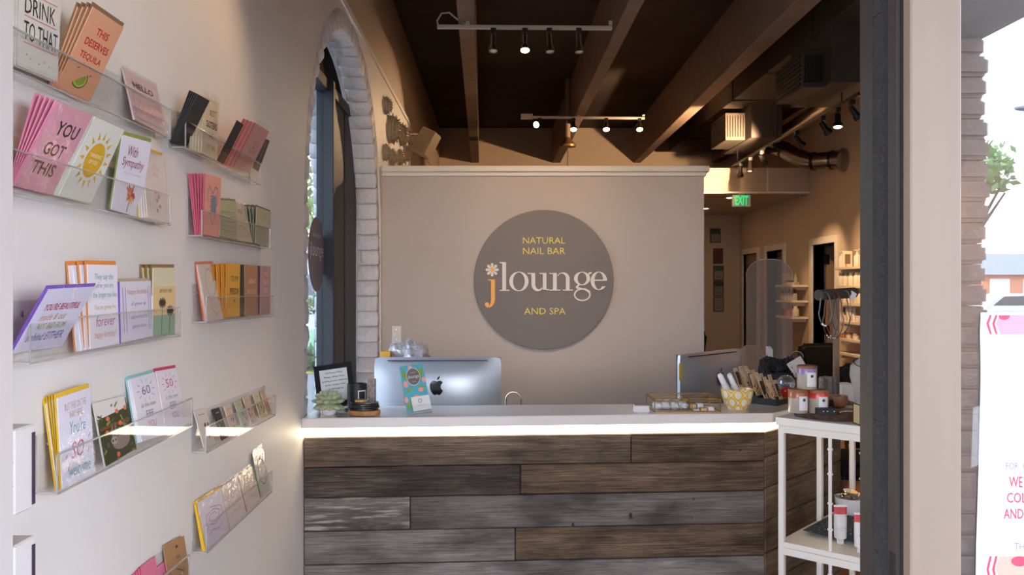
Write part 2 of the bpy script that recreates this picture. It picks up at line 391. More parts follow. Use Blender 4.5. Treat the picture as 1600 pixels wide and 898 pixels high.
b = MB(); M_PILE = mat('grey_pile', '#332e2b', 1.0, bump=1.0, bscale=400, var=0.3, vscale=300)
rnd = random.Random(3); zz = [2.55 * i / 150 for i in range(151)]
for i in range(150):
    a = rnd.uniform(0.003, 0.0052); c = rnd.uniform(-0.002, 0.002)
    b.hexa([(0.4965, 1.0585 + c, zz[i]), (0.4965 - a, 1.061 + c, zz[i]), (0.4965 - a, 1.082 + c, zz[i]), (0.4965, 1.086 + c, zz[i]), (0.4965, 1.0585 + c, zz[i + 1]), (0.4965 - a, 1.061 + c, zz[i + 1]), (0.4965 - a, 1.082 + c, zz[i + 1]), (0.4965, 1.086 + c, zz[i + 1])], M_PILE)
tag(b.build('pile_weatherstrip', jamb), 'fuzzy grey weatherstrip running down the dark jamb', kind='stuff')
b = MB(); z = P(1400, 888, 1.04).z; b.box(0.4935, 0.4944, 1.028, 1.042, z - 0.06, z + 0.022, mat('latch_black', '#0b0b0b', 0.5)); b.build('latch_slot', jamb)
b = MB(); b.box(0.5, XR, 1.0, 1.06, 2.50, 2.56, M_BRONZE); b.build('head_rail', jamb)
b = MB(); b.box(0.562, XR, 1.0, 1.06, 0.0, 0.1, M_BRONZE); b.build('sill_rail', jamb)
b = MB(); b.box(1.75, 1.81, 1.0, 1.06, 0.1, 2.50, M_BRONZE); b.build('stile', jamb)
SHOPGL = clear_mat('coated_shop_glass', '#dcd8d8', 0.22, 0.7, 0.0, milky=0.03)
for x0, x1 in ((0.562, 1.75), (1.81, XR)):
    b = MB(); b.box(x0, x1, 1.028, 1.034, 0.1, 2.50, SHOPGL); b.build('pane', jamb)

# white painted boxes on the edge of the left jamb
M_BOX = mat('white_painted_metal', '#cdc6c2', 0.5, bump=0.1, bscale=60)
for k, (ya, yb, lbl) in enumerate(((665, 797, 'upper of two white painted metal boxes on the left doorway edge'), (842, 985, 'lower white painted metal box on the left doorway edge, cut by the frame'))):
    zt, zb = P(30, ya, 1.24).z, P(30, yb, 1.24).z
    t = thing('hinge_box', lbl, 'metal box', (-0.69, 1.25, zb), group='white boxes on the doorway edge')
    b = MB(); b.box(-0.795, -0.706, 1.205, 1.262, zb, zt, M_BOX); b.build('housing', t, bevel=0.003)
    b = MB(); b.box(-0.706, -0.7045, 1.25, 1.2575, zb + 0.006, zt - 0.012, mat('slot_dark', '#3a2a3c', 0.6)); b.build('slot', t)
    for zz_ in (0.35, 0.62):
        b = MB(); b.lathe([(0.002, 0), (0.002, 0.0012)], (-0.709, 1.2045, zb + (zt - zb) * zz_), MATS['slot_dark'], n=8, ax=(0, -1, 0)); b.build('screw', t)
# ================================================================== OUTSIDE
b = MB(); b.box(-60, 80, -80, 1.10, -0.12, -0.06, M_CONC); b.box(-40, -1.235, 1.10, 16, -0.12, -0.06, M_CONC); struct('ground_pavement', b)
b = MB(); b.box(-40, -1.3, 16, 21, -0.12, -0.04, mat('dry_mulch', '#a08a3c', 0.95, var=0.3, vscale=3)); struct('ground_mulch', b)
b = MB(); b.box(-40, -1.3, 21, 33, -0.12, -0.04, mat('lawn', '#6f8f63', 0.95, var=0.3, vscale=2, bump=0.5)); struct('ground_lawn', b)
b = MB(); b.box(-60, 40, 33, 120, -0.12, -0.05, mat('street', '#a3a4a8', 0.9, var=0.1, vscale=1)); struct('ground_street', b)
def leaves(b, c, r, n, size, m, seed=1, squash=0.8):
    rd = random.Random(seed); c = Vector(c)
    for i in range(n):
        d = Vector((rd.gauss(0, 1), rd.gauss(0, 1), rd.gauss(0, 1))).normalized() * (rd.random() ** 0.4) * r; d.z *= squash
        u = Vector((rd.gauss(0, 1), rd.gauss(0, 1), rd.gauss(0, 1))).normalized(); w = u.orthogonal().normalized()
        s = size * rd.uniform(0.6, 1.3); p = c + d
        b.raw([p - u * s, p + w * s * 0.45, p + u * s, p - w * s * 0.45], [(0, 1, 2, 3)], m)
M_LEAF = mat('tree_leaf', '#6f8a4d', 0.7, var=0.3, vscale=1); M_LEAF2 = mat('hedge_leaf', '#5e7a48', 0.8, var=0.3, vscale=1); M_BARK = mat('bark', '#5b4a3c', 0.9)
def tree(loc, h, r, n, label, seed):
    t = thing('tree', label, 'tree', loc); L = Vector(loc); b = MB()
    b.tube([L, L + Vector((0.05, 0, h * 0.35)), L + Vector((-0.05, 0.1, h * 0.7))], [h * 0.03, h * 0.022, h * 0.012], M_BARK); 
    for k in range(5):
        a = k * 1.26; b.tube([L + Vector((0, 0, h * 0.45)), L + Vector((math.cos(a) * r * 0.6, math.sin(a) * r * 0.6, h * 0.75))], [h * 0.012, h * 0.005], M_BARK)
    b.build('trunk', t, smooth=True); b = MB()
    rd = random.Random(seed)
    for k in range(7): leaves(b, L + Vector((rd.uniform(-.6, .6) * r, rd.uniform(-.6, .6) * r, h * rd.uniform(0.55, 0.98))), r * 0.55, n // 7, 0.16, M_LEAF, seed + k)
    tag(b.build('foliage', t, fixn=False), kind='stuff')
tree((-4.6, 21.5, -0.05), 6.5, 2.2, 1500, 'leafy street tree seen through the arched window', 2)
b = MB()
for k in range(14): leaves(b, (-16 + k * 0.9, 52, 0.5), 0.9, 120, 0.2, M_LEAF2, 40 + k, 0.9)
tag(b.build('hedge', fixn=False), 'clipped green hedge across the street beyond the arched window', 'hedge')
t = thing('bush', 'dark green bush beside the path outside the arched window', 'bush', (-3.6, 16.6, -0.06)); b = MB(); leaves(b, (-3.6, 16.6, 0.18), 0.5, 300, 0.1, mat('dark_leaf', '#3d5a35', 0.8), 9, 0.5); tag(b.build('foliage', t, fixn=False), kind='stuff')
b = MB(); b.tube([(-3.6, 16.6, -0.06), (-3.58, 16.6, 0.2)], [0.03, 0.015], M_BARK); b.build('stem', t)
t = thing('street_building', 'pale low building across the street beyond the arched window', 'building', (-19, 64, -0.05)); b = MB(); b.box(-27, -12, 60, 68, -0.05, 4.2, mat('pale_stucco', '#c9c4bb', 0.9)); b.build('wall', t)
b = MB(); b.box(-27.3, -11.7, 59.7, 68.3, 4.2, 4.7, mat('grey_roof', '#8d8c90', 0.8)); b.build('roof', t)
for k in range(5):
    b = MB(); b.box(-25.5 + k * 2.7, -24 + k * 2.7, 59.93, 60.0, 1.1, 2.6, mat('house_glass', '#4a5560', 0.2)); b.build('window', t)

# canopy and brick pier in front of the entrance (behind the camera, mirrored by the shop glass)
M_SOF = mat('canopy_soffit', '#8d8079', 0.8, bump=0.2, var=0.08, vscale=2)
b = MB(); b.box(-6, 2.82, -3.1, 1.08, 3.05, 3.35, M_SOF); struct('canopy', b)
pier = thing('brick_pier', 'brown slump block pier holding up the entrance canopy', None, (2.47, -2.88, -0.06), kind='structure')
rd = random.Random(5); base = []
for i in range(6):
    q = MB(); q.box(-0.35, 0.35, -0.2, 0.2, 0, 0.116, M_EXTBRICK); o = q.build('block', pier, world=False, bevel=0.022, seg=2); base.append(o.data); bpy.data.objects.remove(o)
for k in range(26):
    o = bpy.data.objects.new('block', base[k % 6]); COL.objects.link(o); o.parent = pier
    o.location = (rd.uniform(-0.014, 0.014), rd.uniform(-0.012, 0.012), k * 0.12); o.rotation_euler = (0, 0, rd.choice((0, PI)) + rd.uniform(-0.01, 0.01))
# mirrored far side: building, cars, tree, street lamp
def MIR(x, y, vY): p = P(x, y, vY); return Vector((p.x, 2 * 1.031 - p.y, p.z))
bl = MIR(1575, 450, 62)
t = thing('strip_mall', 'orange and white low building with grey roof reflected in shop glass', 'building', (bl.x + 6, bl.y, -0.06)); b = MB()
b.box(bl.x - 2, bl.x + 14, bl.y - 8, bl.y, -0.06, 2.6, mat('orange_stucco', '#d08a64', 0.9)); b.build('wall', t)
b = MB(); b.hexa([(bl.x - 3, bl.y - 8, 2.6), (bl.x + 15, bl.y - 8, 2.6), (bl.x + 15, bl.y + 0.6, 2.6), (bl.x - 3, bl.y + 0.6, 2.6), (bl.x - 2, bl.y - 5, 4.3), (bl.x + 14, bl.y - 5, 4.3), (bl.x + 14, bl.y - 3, 4.3), (bl.x - 2, bl.y - 3, 4.3)], MATS['grey_roof']); b.build('roof', t)
for k in range(6):
    b = MB(); b.box(bl.x - 1.4 + k * 2.5, bl.x + 0.1 + k * 2.5, bl.y, bl.y + 0.06, 0.2, 2.3, mat('white_panel', '#dcdad6', 0.7)); b.build('window', t)
cp = MIR(1580, 470, 34)
t = thing('parked_car', 'pale silver parked car reflected low in the shop glass', 'car', (cp.x, cp.y, -0.06)); b = MB(); M_CAR = mat('car_silver', '#b9bcc0', 0.25, metal=0.6, coat=1)
prof = [(-2.1, 0.3), (-2.15, 0.7), (-1.5, 0.85), (-0.9, 1.35), (0.7, 1.38), (1.4, 0.9), (2.1, 0.75), (2.15, 0.3)]
b.prism([(cp.x + a, cp.y - 0.85, z) for a, z in prof], (0, 1.7, 0), M_CAR); b.build('body', t, bevel=0.08, seg=2, smooth=True)
b = MB(); b.prism([(cp.x + a, cp.y + 0.851, z) for a, z in [(-1.25, 0.9), (-0.8, 1.27), (0.6, 1.3), (1.15, 0.9)]], (0, 0.01, 0), mat('car_glass', '#20262b', 0.1)); b.build('side_window', t)
for wx in (-1.3, 1.35):
    for wy in (-0.86, 0.68):
        b = MB(); b.lathe([(0.0, 0), (0.32, 0), (0.32, 0.18), (0.0, 0.18)], (cp.x + wx, cp.y + wy, 0.26), mat('tyre', '#1b1b1c', 0.8), n=20, ax=(0, 1, 0)); b.build('wheel', t)
tp = MIR(1556, 450, 22); tree((tp.x - 0.9, tp.y, -0.06), 5.6, 1.9, 1200, 'thin leafy tree reflected in the shop glass', 12)
lp = MIR(1612, 172, 18)
t = thing('street_lamp', 'grey street lamp on a tall pole reflected in shop glass', 'street lamp', (lp.x + 1.4, lp.y, -0.06)); b = MB(); M_GREY = mat('lamp_grey', '#77797c', 0.5, metal=0.5)
b.tube([(lp.x + 1.4, lp.y, -0.06), (lp.x + 1.4, lp.y, lp.z + 0.2), (lp.x + 1.1, lp.y, lp.z + 0.3), (lp.x + 0.3, lp.y, lp.z + 0.1)], [0.08, 0.06, 0.05, 0.04], M_GREY); b.build('pole', t, smooth=True)
b = MB(); b.ball((lp.x, lp.y, lp.z + 0.04), 0.4, 0.14, 0.07, M_GREY); b.build('lamp_head', t, smooth=True)

# poster taped on the shop glass
YP_ = 1.0265
pst = thing('poster', 'white notice poster with pink banners taped to the shop glass', 'poster', (P(1600, 898, YP_).x, YP_, P(1600, 960, YP_).z))
def pf(off): return lambda x, y: P(x, y, YP_) + Vector((0, -off, 0))
f0 = pf(0.0)
b = MB(); top, bot = 488, 985
edge = [(1532, 488), (1531, 520), (1532, 580), (1531, 640), (1529, 720), (1527, 790), (1525, 850), (1523, 985)]
b.prism([f0(x, y) for x, y in edge] + [f0(1850, 985), f0(1850, 488)], (0, -0.0006, 0), mat('poster_white', '#bcbdc2', 0.6)); b.build('sheet', pst)
b = MB(); f1 = pf(0.001); PK = mat('poster_pink', '#d97f94', 0.6); RD = mat('poster_red', '#b83048', 0.6); PE = mat('poster_peach', '#d9897a', 0.6); GRY = mat('poster_grey', '#77748a', 0.6)
def poly(bb, ff, pts, m): bb.raw([ff(x, y) for x, y in pts], [tuple(range(len(pts)))], m)
def banner(y0, h, cm):
    ym = y0 + h * 0.45
    poly(b, f1, [(1556, ym), (1561, y0), (1850, y0), (1850, y0 + h), (1563, y0 + h)], cm)
    for x, m in ((1541, RD), (1550, RD)):
        poly(b, f1, [(x + 4.5, y0), (x + 8, y0), (x + 3.5, ym), (x - 0.5, ym)], m); poly(b, f1, [(x - 0.5, ym), (x + 3.5, ym), (x + 8, y0 + h), (x + 5, y0 + h)], m)
banner(492, 30, PK)
b.raw([pf(0.0014)(1568 + 9 * math.cos(PI * i / 10), 492.5 + 7 * math.sin(PI * i / 10)) for i in range(11)], [tuple(range(11))], RD)
b.build('printed_banner', pst, fixn=False); b = MB(); banner(868, 46, PE)
b.raw([pf(0.0014)(1592 + 13 * math.cos(2 * PI * i / 16), 876 + 8 * math.sin(2 * PI * i / 16)) for i in range(16)], [tuple(range(16))], RD)
b.build('printed_banner', pst, fixn=False)
b = MB()
def ptext(s_, x0, y0, x1, y1, m, bold=0.0): b.text(s_, lambda a, c: f1(a, c), x0, y1, x1, y0, m, bold=bold)
ptext('FOR', 1571, 722, 1591, 733, GRY); ptext('C', 1597.5, 722, 1604, 733, GRY)
ptext('WE', 1576, 744, 1597, 761, RD, 0.012); ptext('COL', 1572.5, 769, 1603, 785, RD, 0.012); ptext('AND', 1567.5, 794, 1598.5, 810, RD, 0.012); ptext('TH', 1584, 847.5, 1600, 859.5, GRY)
b.build('lettering', pst, fixn=False)
b = MB(); poly(b, pf(0.0018), [(1519, 636), (1534, 632), (1533, 724), (1516, 730)], clear_mat('clear_tape', '#ffffff', 0.05, 0.3, 0.3, milky=0.10)); b.build('tape', pst, fixn=False)
# ================================================================== CEILING FIXTURES
M_TRACK = mat('white_track', '#cfc4b8', 0.45); M_CHROME = mat('chrome', '#c9c4bd', 0.18, metal=1.0); M_BLK = mat('black_plastic', '#121112', 0.45)
M_DIM = mat('dim_bulb_glass', '#d8d2c4', 0.15); M_BULB = mat('lit_bulb', '#ffe2a8', 0.3, emit=(1.0, 0.72, 0.38), estr=28.0)
M_CAN = mat('dark_can', '#2a2523', 0.35, metal=0.5)
def head(track, at, aim, lit=True, can=None, watts=LAMP_W, size=75, length=0.085, r=0.032, light=True):
    can = can or M_CHROME; at = Vector(at); d = (Vector(aim) - at).normalized(); piv = at + Vector((0, 0, -0.06))
    b = MB(); b.box(at.x - 0.018, at.x + 0.018, at.y - 0.018, at.y + 0.018, at.z - 0.03, at.z, M_BLK); b.tube([at - Vector((0, 0, 0.03)), piv], 0.006, M_BLK); h = b.build('lamp_head', track)
    b = MB(); b.lathe([(r * 0.55, -0.02), (r * 0.62, 0.0), (r * 0.66, length * 0.55), (r, length * 0.72), (r, length), (r * 0.9, length), (r * 0.85, length * 0.9)], piv, can, n=18, ax=d, caps=False)
    b.lathe([(0.0, -0.021), (r * 0.55, -0.02)], piv, can, n=18, ax=d, caps=False); b.build('can', h, smooth=True)
    b = MB(); b.ball(piv + d * (length * 0.93), r * 0.84, r * 0.84, r * 0.3, M_BULB if lit else M_DIM, n=14, m=6, M=d.to_track_quat('Z', 'Y').to_matrix()); b.build('bulb', h, smooth=True)
    if light and lit:
        lo = spot(piv + d * (length + 0.03), piv + d * 3, watts, size); lo.parent = track; lo.location = lo.location - track.location
def track(label, a, b_, group='track lights', w=0.035):
    a = Vector(a); b_ = Vector(b_); t = thing('track_light', label, 'track light', (a + b_) / 2, group=group)
    q = MB(); q.bar(a, b_, w, 0.022, M_TRACK); q.build('rail', t, bevel=0.002)
    return t
# front rail, just ahead of the partition
Z1 = P(683, 42, 5.45).z; A = P(683, 42, 5.45); B = P(956, 44, 5.45)
t = track('white track light with four chrome heads above the partition top edge, nearest in view', A, B)
for px, py, aim, lit in ((771, 46, (0.1, 4.9, 1.0), False), (820, 46, (0.2, 4.6, 1.0), True), (858, 46, (0.6, 5.1, 1.0), False), (904, 46, (0.5, 5.2, 1.0), False)):
    h = P(px, py, 5.45); head(t, (h.x, 5.45, A.z - 0.011), (h.x + (aim[0] - 0.2) * 0.3, aim[1], aim[2]), lit, watts=LAMP_W * 0.4, length=0.1)
b = MB(); c = A + Vector((0.01, 0, 0.0)); b.tube([c, c + Vector((-0.01, 0, 0.04)), c + Vector((0.02, 0, 0.09)), c + Vector((0.07, 0, 0.095)), c + Vector((0.13, 0.02, 0.05)), c + Vector((0.19, 0.03, 0.02))], 0.006, M_TRACK); b.build('conduit', t, smooth=True)
for x in (-0.2, 0.79):
    b = MB(); xx = min(x, B.x - 0.01); b.box(xx - 0.012, xx + 0.012, 5.44, 5.46, A.z + 0.01, 3.362, M_TRACK); b.build('mount', t)
# rear rail with the four bright bulbs
A = P(817, 183, 8.4); B = P(1007, 185, 8.4); t = track('white track light with four glaring bulbs in front of the rear beams', A, B)
for px in (843, 896, 947, 999):
    h = P(px, 190, 8.4); head(t, (h.x, 8.4, A.z - 0.011), (-0.8, 6.45, 2.75) if px == 843 else (h.x * 0.9, 6.7, 0.5), True, can=M_CAN, watts=LAMP_W * 1.6, size=44 if px == 843 else 72, length=0.075, r=0.036)
b = MB(); b.box(A.x - 0.02, A.x + 0.1, 8.37, 8.43, A.z - 0.02, A.z + 0.03, M_TRACK); b.build('feed_box', t, bevel=0.003)
for x in (0.82, 1.95):
    b = MB(); xx = max(A.x + 0.02, min(x, B.x - 0.01)); b.box(xx - 0.012, xx + 0.012, 8.39, 8.41, A.z + 0.01, 3.362, M_TRACK); b.build('mount', t)
# long rail on the right
A = P(1345, 146, 5.6); B = P(1146, 259, 8.86); t = track('long dark track light with several heads running along the right of the room', A, B)
t.children[0].data.materials[0] = M_CAN
for k, (px, lit) in enumerate(((1157, 1), (1172, 0), (1190, 1), (1210, 1), (1245, 1), (1285, 1), (1309, 1), (1331, 1))):
    # find the rail point seen at this pixel column
    lo, hi = 0.0, 1.0
    for _ in range(30):
        m_ = (lo + hi) / 2; q = A.lerp(B, m_); x = VX + F * q.x / q.y
        lo, hi = (m_, hi) if x > px else (lo, m_)
    q = A.lerp(B, lo)
    aim = (2.6, 9.3, 2.55) if k == 0 else ((q.x + 1.3, q.y + 0.3, 1.3) if k in (3, 4, 5, 7) else (q.x - 0.2, q.y - 0.5, 0.6))
    if k == 2: aim = (3.72, 8.85, 1.05)
    if k == 3: aim = (0.6, 11.5, 3.55)
    if k == 0: aim = (q.x + 0.02, q.y + 0.11, q.z - 0.35)
    head(t, (q.x, q.y, q.z - 0.011), aim, bool(lit), can=M_CAN, watts=LAMP_W * (0.2, 0, 1.6, 8.0, 2.6, 1.0, 0.4, 0.4)[k], length=0.085, r=0.034, size=(85, 85, 50, 80, 85, 85, 85, 85)[k])
for m_ in (0.1, 0.55, 0.95):
    q = A.lerp(B, m_); b = MB(); b.tube([q, (q.x, q.y, ZC)], 0.006, M_BLK, n=6); b.build('hanger', t)
# rail over the entrance side, just outside the top of the frame
t = track('white track light over the card racks near the entrance', (-0.2, 2.55, 3.34), (0.95, 2.55, 3.34))
for x, aim, k in ((-0.1, (-0.8, 1.7, 1.2), 0.62), (0.2, (-0.25, 5.7, 2.12), 1.5), (0.55, (0.35, 5.7, 2.2), 1.5), (0.85, (0.9, 5.7, 2.2), 1.1)):
    head(t, (x, 2.55, 3.329), aim, True, watts=LAMP_W * k, size=78 if k == 0.62 else 46)

# hallway downlights in the low ceiling
for px, py, lbl in ((1142, 308, 'round downlight in the hallway ceiling beside the exit sign'), (1101, 325, 'small downlight in the hallway ceiling at the partition end')):
    q = P(px, py, 1.03 * F / (VY - py)); t = thing('downlight', lbl, 'downlight', (q.x, q.y, 2.62), group='hallway downlights')
    b = MB(); b.lathe([(0.05, 0), (0.075, 0), (0.075, 0.009), (0.05, 0.009)], (q.x, q.y, 2.62), M_TRIM, n=20, caps=False); b.build('trim_ring', t)
    b = MB(); b.lathe([(0.0, 0), (0.05, 0)], (q.x, q.y, 2.624), M_BULB, n=20, caps=False); b.build('lens', t)

# exit sign
q = P(1158, 313.5, 9.05); t = thing('exit_sign', 'green lit EXIT sign hanging under the hallway soffit', 'exit sign', (q.x, q.y, q.z - 0.07))
b = MB(); b.box(q.x - 0.10, q.x + 0.10, q.y - 0.02, q.y + 0.02, q.z - 0.066, q.z + 0.062, mat('sign_white', '#8d8a78', 0.5, emit=(0.4, 0.6, 0.35), estr=0.08)); b.build('housing', t, bevel=0.006)
b = MB(); b.text('EXIT', frame((q.x, q.y - 0.0215, q.z), (1, 0, 0), (0, 0, 1)), -0.072, -0.05, 0.072, 0.055, mat('exit_green', '#0c8f45', 0.5, emit=(0.01, 0.8, 0.2), estr=0.5), bold=0.03); b.build('lettering', t, fixn=False)
b = MB(); b.box(q.x - 0.03, q.x + 0.03, q.y - 0.015, q.y + 0.015, q.z + 0.062, 2.632, M_TRIM); b.build('mount', t)

# ducts
M_DUCT = mat('painted_duct', '#43372f', 0.7, bump=0.05); M_DUCT2 = mat('painted_duct_face', '#453b35', 0.65); M_SPIRAL = mat('spiral_duct', '#a59a92', 0.28, metal=1.0, bump=0.08, bscale=60)
t = thing('duct_trunk', 'brown painted rectangular duct trunk running along the ceiling right of the beams', 'duct', (2.55, 8, 3.40)); b = MB(); b.box(2.25, 2.95, 5.0, 10.9, 3.40, 3.80, M_DUCT); b.build('trunk', t, bevel=0.004)
for y in (5.9, 6.9, 7.9, 8.9, 9.9):
    b = MB(); b.box(2.24, 2.96, y, y + 0.03, 3.39, 3.81, M_DUCT); b.build('seam_band', t)
for lbl, x0, x1, y0, y1, z0, z1, gx0, gx1, gy0, gy1, gz0, gz1 in (
    ('grey air supply box with side grille under the far duct', 2.456, 2.753, 8.0, 9.0, 3.06, 3.42, 2.26, 2.456, 8.2, 8.75, 3.07, 3.34),
    ('grey air supply box with side grille under the near duct', 2.27, 2.60, 5.62, 6.4, 3.0, 3.41, 2.12, 2.27, 5.75, 6.3, 3.0, 3.25)):
    t = thing('air_vent', lbl, 'air vent', ((x0 + x1) / 2, (y0 + y1) / 2, z0), group='air supply boxes')
    b = MB(); b.box(x0, x1, y0, y1, z0, z1, M_DUCT2); b.build('plenum', t, bevel=0.004)
    b = MB(); b.box(gx0, gx1, gy0, gy1, gz0, gz1, M_DUCT2); b.build('grille_box', t, bevel=0.003)
    for k in range(7):
        z = gz0 + 0.03 + (gz1 - gz0 - 0.06) * k / 6
        b = MB(); b.bar((gx0 - 0.003, gy0 + 0.03, z), (gx0 - 0.003, gy1 - 0.03, z), 0.012, 0.01, M_CAN); b.build('louvre', t)
    for k in range(7):
        x = gx0 + 0.02 + (gx1 - gx0 - 0.04) * k / 6
        b = MB(); b.box(x - 0.004, x + 0.004, gy0 - 0.004, gy0, gz0 + 0.03, gz1 - 0.03, M_CAN); b.build('louvre', t)
t = thing('round_duct', 'shiny bare metal round duct turning into the right wall', 'duct', (3.0, 8.3, 2.8)); b = MB()
b.tube([P(1352, 130, 6.55), P(1290, 168, 7.3), P(1225, 208, 8.4)], 0.07, M_SPIRAL, n=20); b.build('long_run', t, smooth=True)
b = MB(); path = [P(1196, 222, 8.75), P(1225, 235, 8.6), P(1258, 250, 8.4), P(1272, 252, 8.3), P(1300, 250, 8.2), (3.378, 8.1, P(1320, 250, 8.1).z)]; b.tube(path, 0.085, M_SPIRAL, n=20); el = b.build('elbow_run', t, smooth=True)
for k in (1, 3, 4):
    c = Vector(path[k]); d = (Vector(path[k + 1]) - Vector(path[k - 1])).normalized(); b = MB(); b.lathe([(0.086, -0.012), (0.093, -0.012), (0.093, 0.012), (0.086, 0.012)], c, M_CAN, n=20, ax=d); b.build('clamp_band', el)
b = MB(); b.lathe([(0.0, 0), (0.12, 0), (0.12, 0.02), (0.0, 0.02)], (3.375, 8.1, P(1320, 250, 8.1).z), M_SPIRAL, n=24, ax=(1, 0, 0)); b.build('wall_flange', t)
# pendant rose and cord behind the partition
q = P(887, 228, 8.9); t = thing('pendant_cord', 'small brown ceiling rose with thin cord hanging behind the partition', 'pendant', (q.x, q.y, 1.9)); M_ROSE = mat('brown_rose', '#8a6a44', 0.4, metal=0.6)
b = MB(); b.lathe([(0.0, -0.02), (0.09, -0.01), (0.095, 0.01), (0.05, 0.05), (0.03, 0.09)], q, M_ROSE, n=20); b.build('rose', t, smooth=True)
b = MB(); b.tube([(q.x, q.y, q.z + 0.09), (q.x, q.y, ZC)], 0.03, M_BEAM, n=10); b.build('drop_rod', t)
b = MB(); b.tube([(q.x, q.y, q.z), (q.x, q.y, 2.05)], 0.005, M_BLK, n=6); b.build('cord', t)
b = MB(); b.lathe([(0.03, 0.15), (0.16, 0.0), (0.15, 0.0), (0.025, 0.14)], (q.x, q.y, 1.9), M_ROSE, n=20, caps=False); b.build('shade', t, smooth=True)

# wall speaker
c = P(667, 224, 7.3); t = thing('wall_speaker', 'beige box speaker on a bracket high on the left wall', 'speaker', (c.x, c.y, c.z - 0.11)); b = MB()
R_ = Matrix.Rotation(math.radians(28), 3, 'Y') @ Matrix.Rotation(math.radians(-25), 3, 'Z'); hs = (0.075, 0.08, 0.115)
pts = [c + R_ @ Vector((sx * hs[0] * (1 if sy < 0 else 0.75), sy * hs[1], sz * hs[2])) for sz in (-1, 1) for sx, sy in ((-1, -1), (1, -1), (1, 1), (-1, 1))]
b.hexa(pts, mat('speaker_case', '#b8a48c', 0.55)); b.build('cabinet', t, bevel=0.008, seg=2)
b = MB(); pts = [c + R_ @ Vector((sx * 0.063, -0.083 - (0.002 if k else 0), sz * 0.103)) for k in (0, 1) for sx, sz in ((-1, -1), (1, -1), (1, 1), (-1, 1))]; b.hexa(pts, mat('speaker_grille', '#a3927c', 0.8, bump=0.4, bscale=500)); b.build('grille', t)
b = MB(); b.tube([(-0.825, c.y + 0.05, c.z + 0.09), c + Vector((-0.08, 0.03, 0.09)), c + Vector((0, 0, 0.06))], 0.012, M_CHROME); b.build('bracket', t, smooth=True)

# mum-shaped metal wall flowers on the left wall beyond the arch
M_FLW = mat('silver_flower', '#b0a28c', 0.45, metal=0.0, bump=0.3, bscale=60)
FL = [(605.5, 165, 15, 'highest'), (613.5, 202, 24, 'largest, left of its close pair'), (629.5, 211, 19, 'right-hand of the large close pair'), (604.5, 238, 14, 'lower left'), (614.5, 246, 14, 'lower second from left'), (626.5, 246, 14, 'lower third from left'), (638.5, 240, 13, 'lower right by the speaker'), (642, 216, 13, 'beside the speaker bracket')]
for px, py, hp, which in FL:
    q = PX(px, py, XW + 0.02); r = hp / F * q.y
    t = thing('wall_flower', 'silvery metal chrysanthemum wall flower, ' + which, 'wall decor', (XW, q.y, q.z), group='metal flowers on the left wall')
    dep = min(0.085, r * 0.75); c = Vector((XW, q.y, q.z))
    b = MB(); b.lathe([(r * 0.9, 0.0), (r * 0.86, dep * 0.35), (r * 0.66, dep * 0.68), (r * 0.36, dep * 0.88), (0.0, dep * 0.95)], c, M_FLW, n=20, ax=(1, 0, 0)); b.build('dome', t, smooth=True)
    for ring, (rr, n_, x0) in enumerate(((1.0, 20, 0.12), (0.9, 18, 0.42), (0.68, 14, 0.72), (0.4, 9, 0.92))):
        b = MB()
        for k in range(n_):
            a = 2 * PI * (k + 0.5 * ring) / n_; d = Vector((0, math.cos(a), math.sin(a))); s_ = Vector((0, -math.sin(a), math.cos(a))); wv = PI * rr * r / n_ * 0.9
            rt = c + d * rr * r * 0.72 + Vector((dep * x0 * 0.8, 0, 0)); tip = c + d * rr * r * 1.05 + Vector((dep * (x0 + 0.2), 0, 0)); mid = rt.lerp(tip, 0.6)
            b.raw([rt, mid - s_ * wv, tip, mid + s_ * wv, mid + Vector((0.008, 0, 0)) + d * 0.004], [(0, 1, 4), (1, 2, 4), (4, 2, 3), (0, 4, 3)], M_FLW)
        b.build('petal_ring', t, fixn=False)

# light switch on the partition
a = P(612, 509, 5.7); c = P(627, 536, 5.7); t = thing('light_switch', 'white wall switch plate beside the brick arch', 'light switch', ((a.x + c.x) / 2, 5.7, c.z)); M_PLATE = mat('switch_white', '#dcd8d6', 0.35)
b = MB(); b.box(a.x, c.x, 5.692, 5.70, c.z, a.z, M_PLATE); b.build('plate', t, bevel=0.003)
b = MB(); xm = (a.x + c.x) / 2; zm = (a.z + c.z) / 2; b.box(xm - 0.006, xm + 0.006, 5.680, 5.692, zm - 0.005, zm + 0.014, M_PLATE); b.build('toggle', t, bevel=0.002)
for dz in (-0.035, 0.035):
    b = MB(); b.lathe([(0.0, 0), (0.004, 0), (0.004, 0.0015), (0, 0.002)], (xm, 5.692, zm + dz), M_CHROME, n=8, ax=(0, -1, 0)); b.build('screw', t)

# ---------------------------------------------------------------- round shop sign
def SG(cx, cy, off=0.0): return P(730 + cx / 3.592, 310 + cy / 3.592, 5.66) + Vector((0, -off, 0))
sc_ = 5.66 / F / 3.592
C0 = SG(430, 455.5); sg = thing('shop_sign', 'large round grey sign with white, orange and yellow lettering', 'sign', (C0.x, 5.67, C0.z - 0.48))
b = MB(); r = 391 * sc_; b.lathe([(0.0, 0), (r, 0), (r, 0.024), (0, 0.024)], (C0.x, 5.684, C0.z), mat('sign_grey', '#6e6663', 0.5), n=96, ax=(0, -1, 0)); b.build('disc', sg, bevel=0.0015)
b = MB(); b.lathe([(0.0, 0), (0.3, 0), (0.3, 0.02), (0, 0.02)], (C0.x, 5.70, C0.z), M_BLK, n=40, ax=(0, -1, 0)); b.build('standoff', sg)
M_LET = mat('letter_silver', '#d9d2cc', 0.4); M_ORG = mat('letter_orange', '#f0a326', 0.4); M_YEL = mat('letter_yellow', '#e3d44a', 0.5)
D = Vector((0, -0.012, 0))
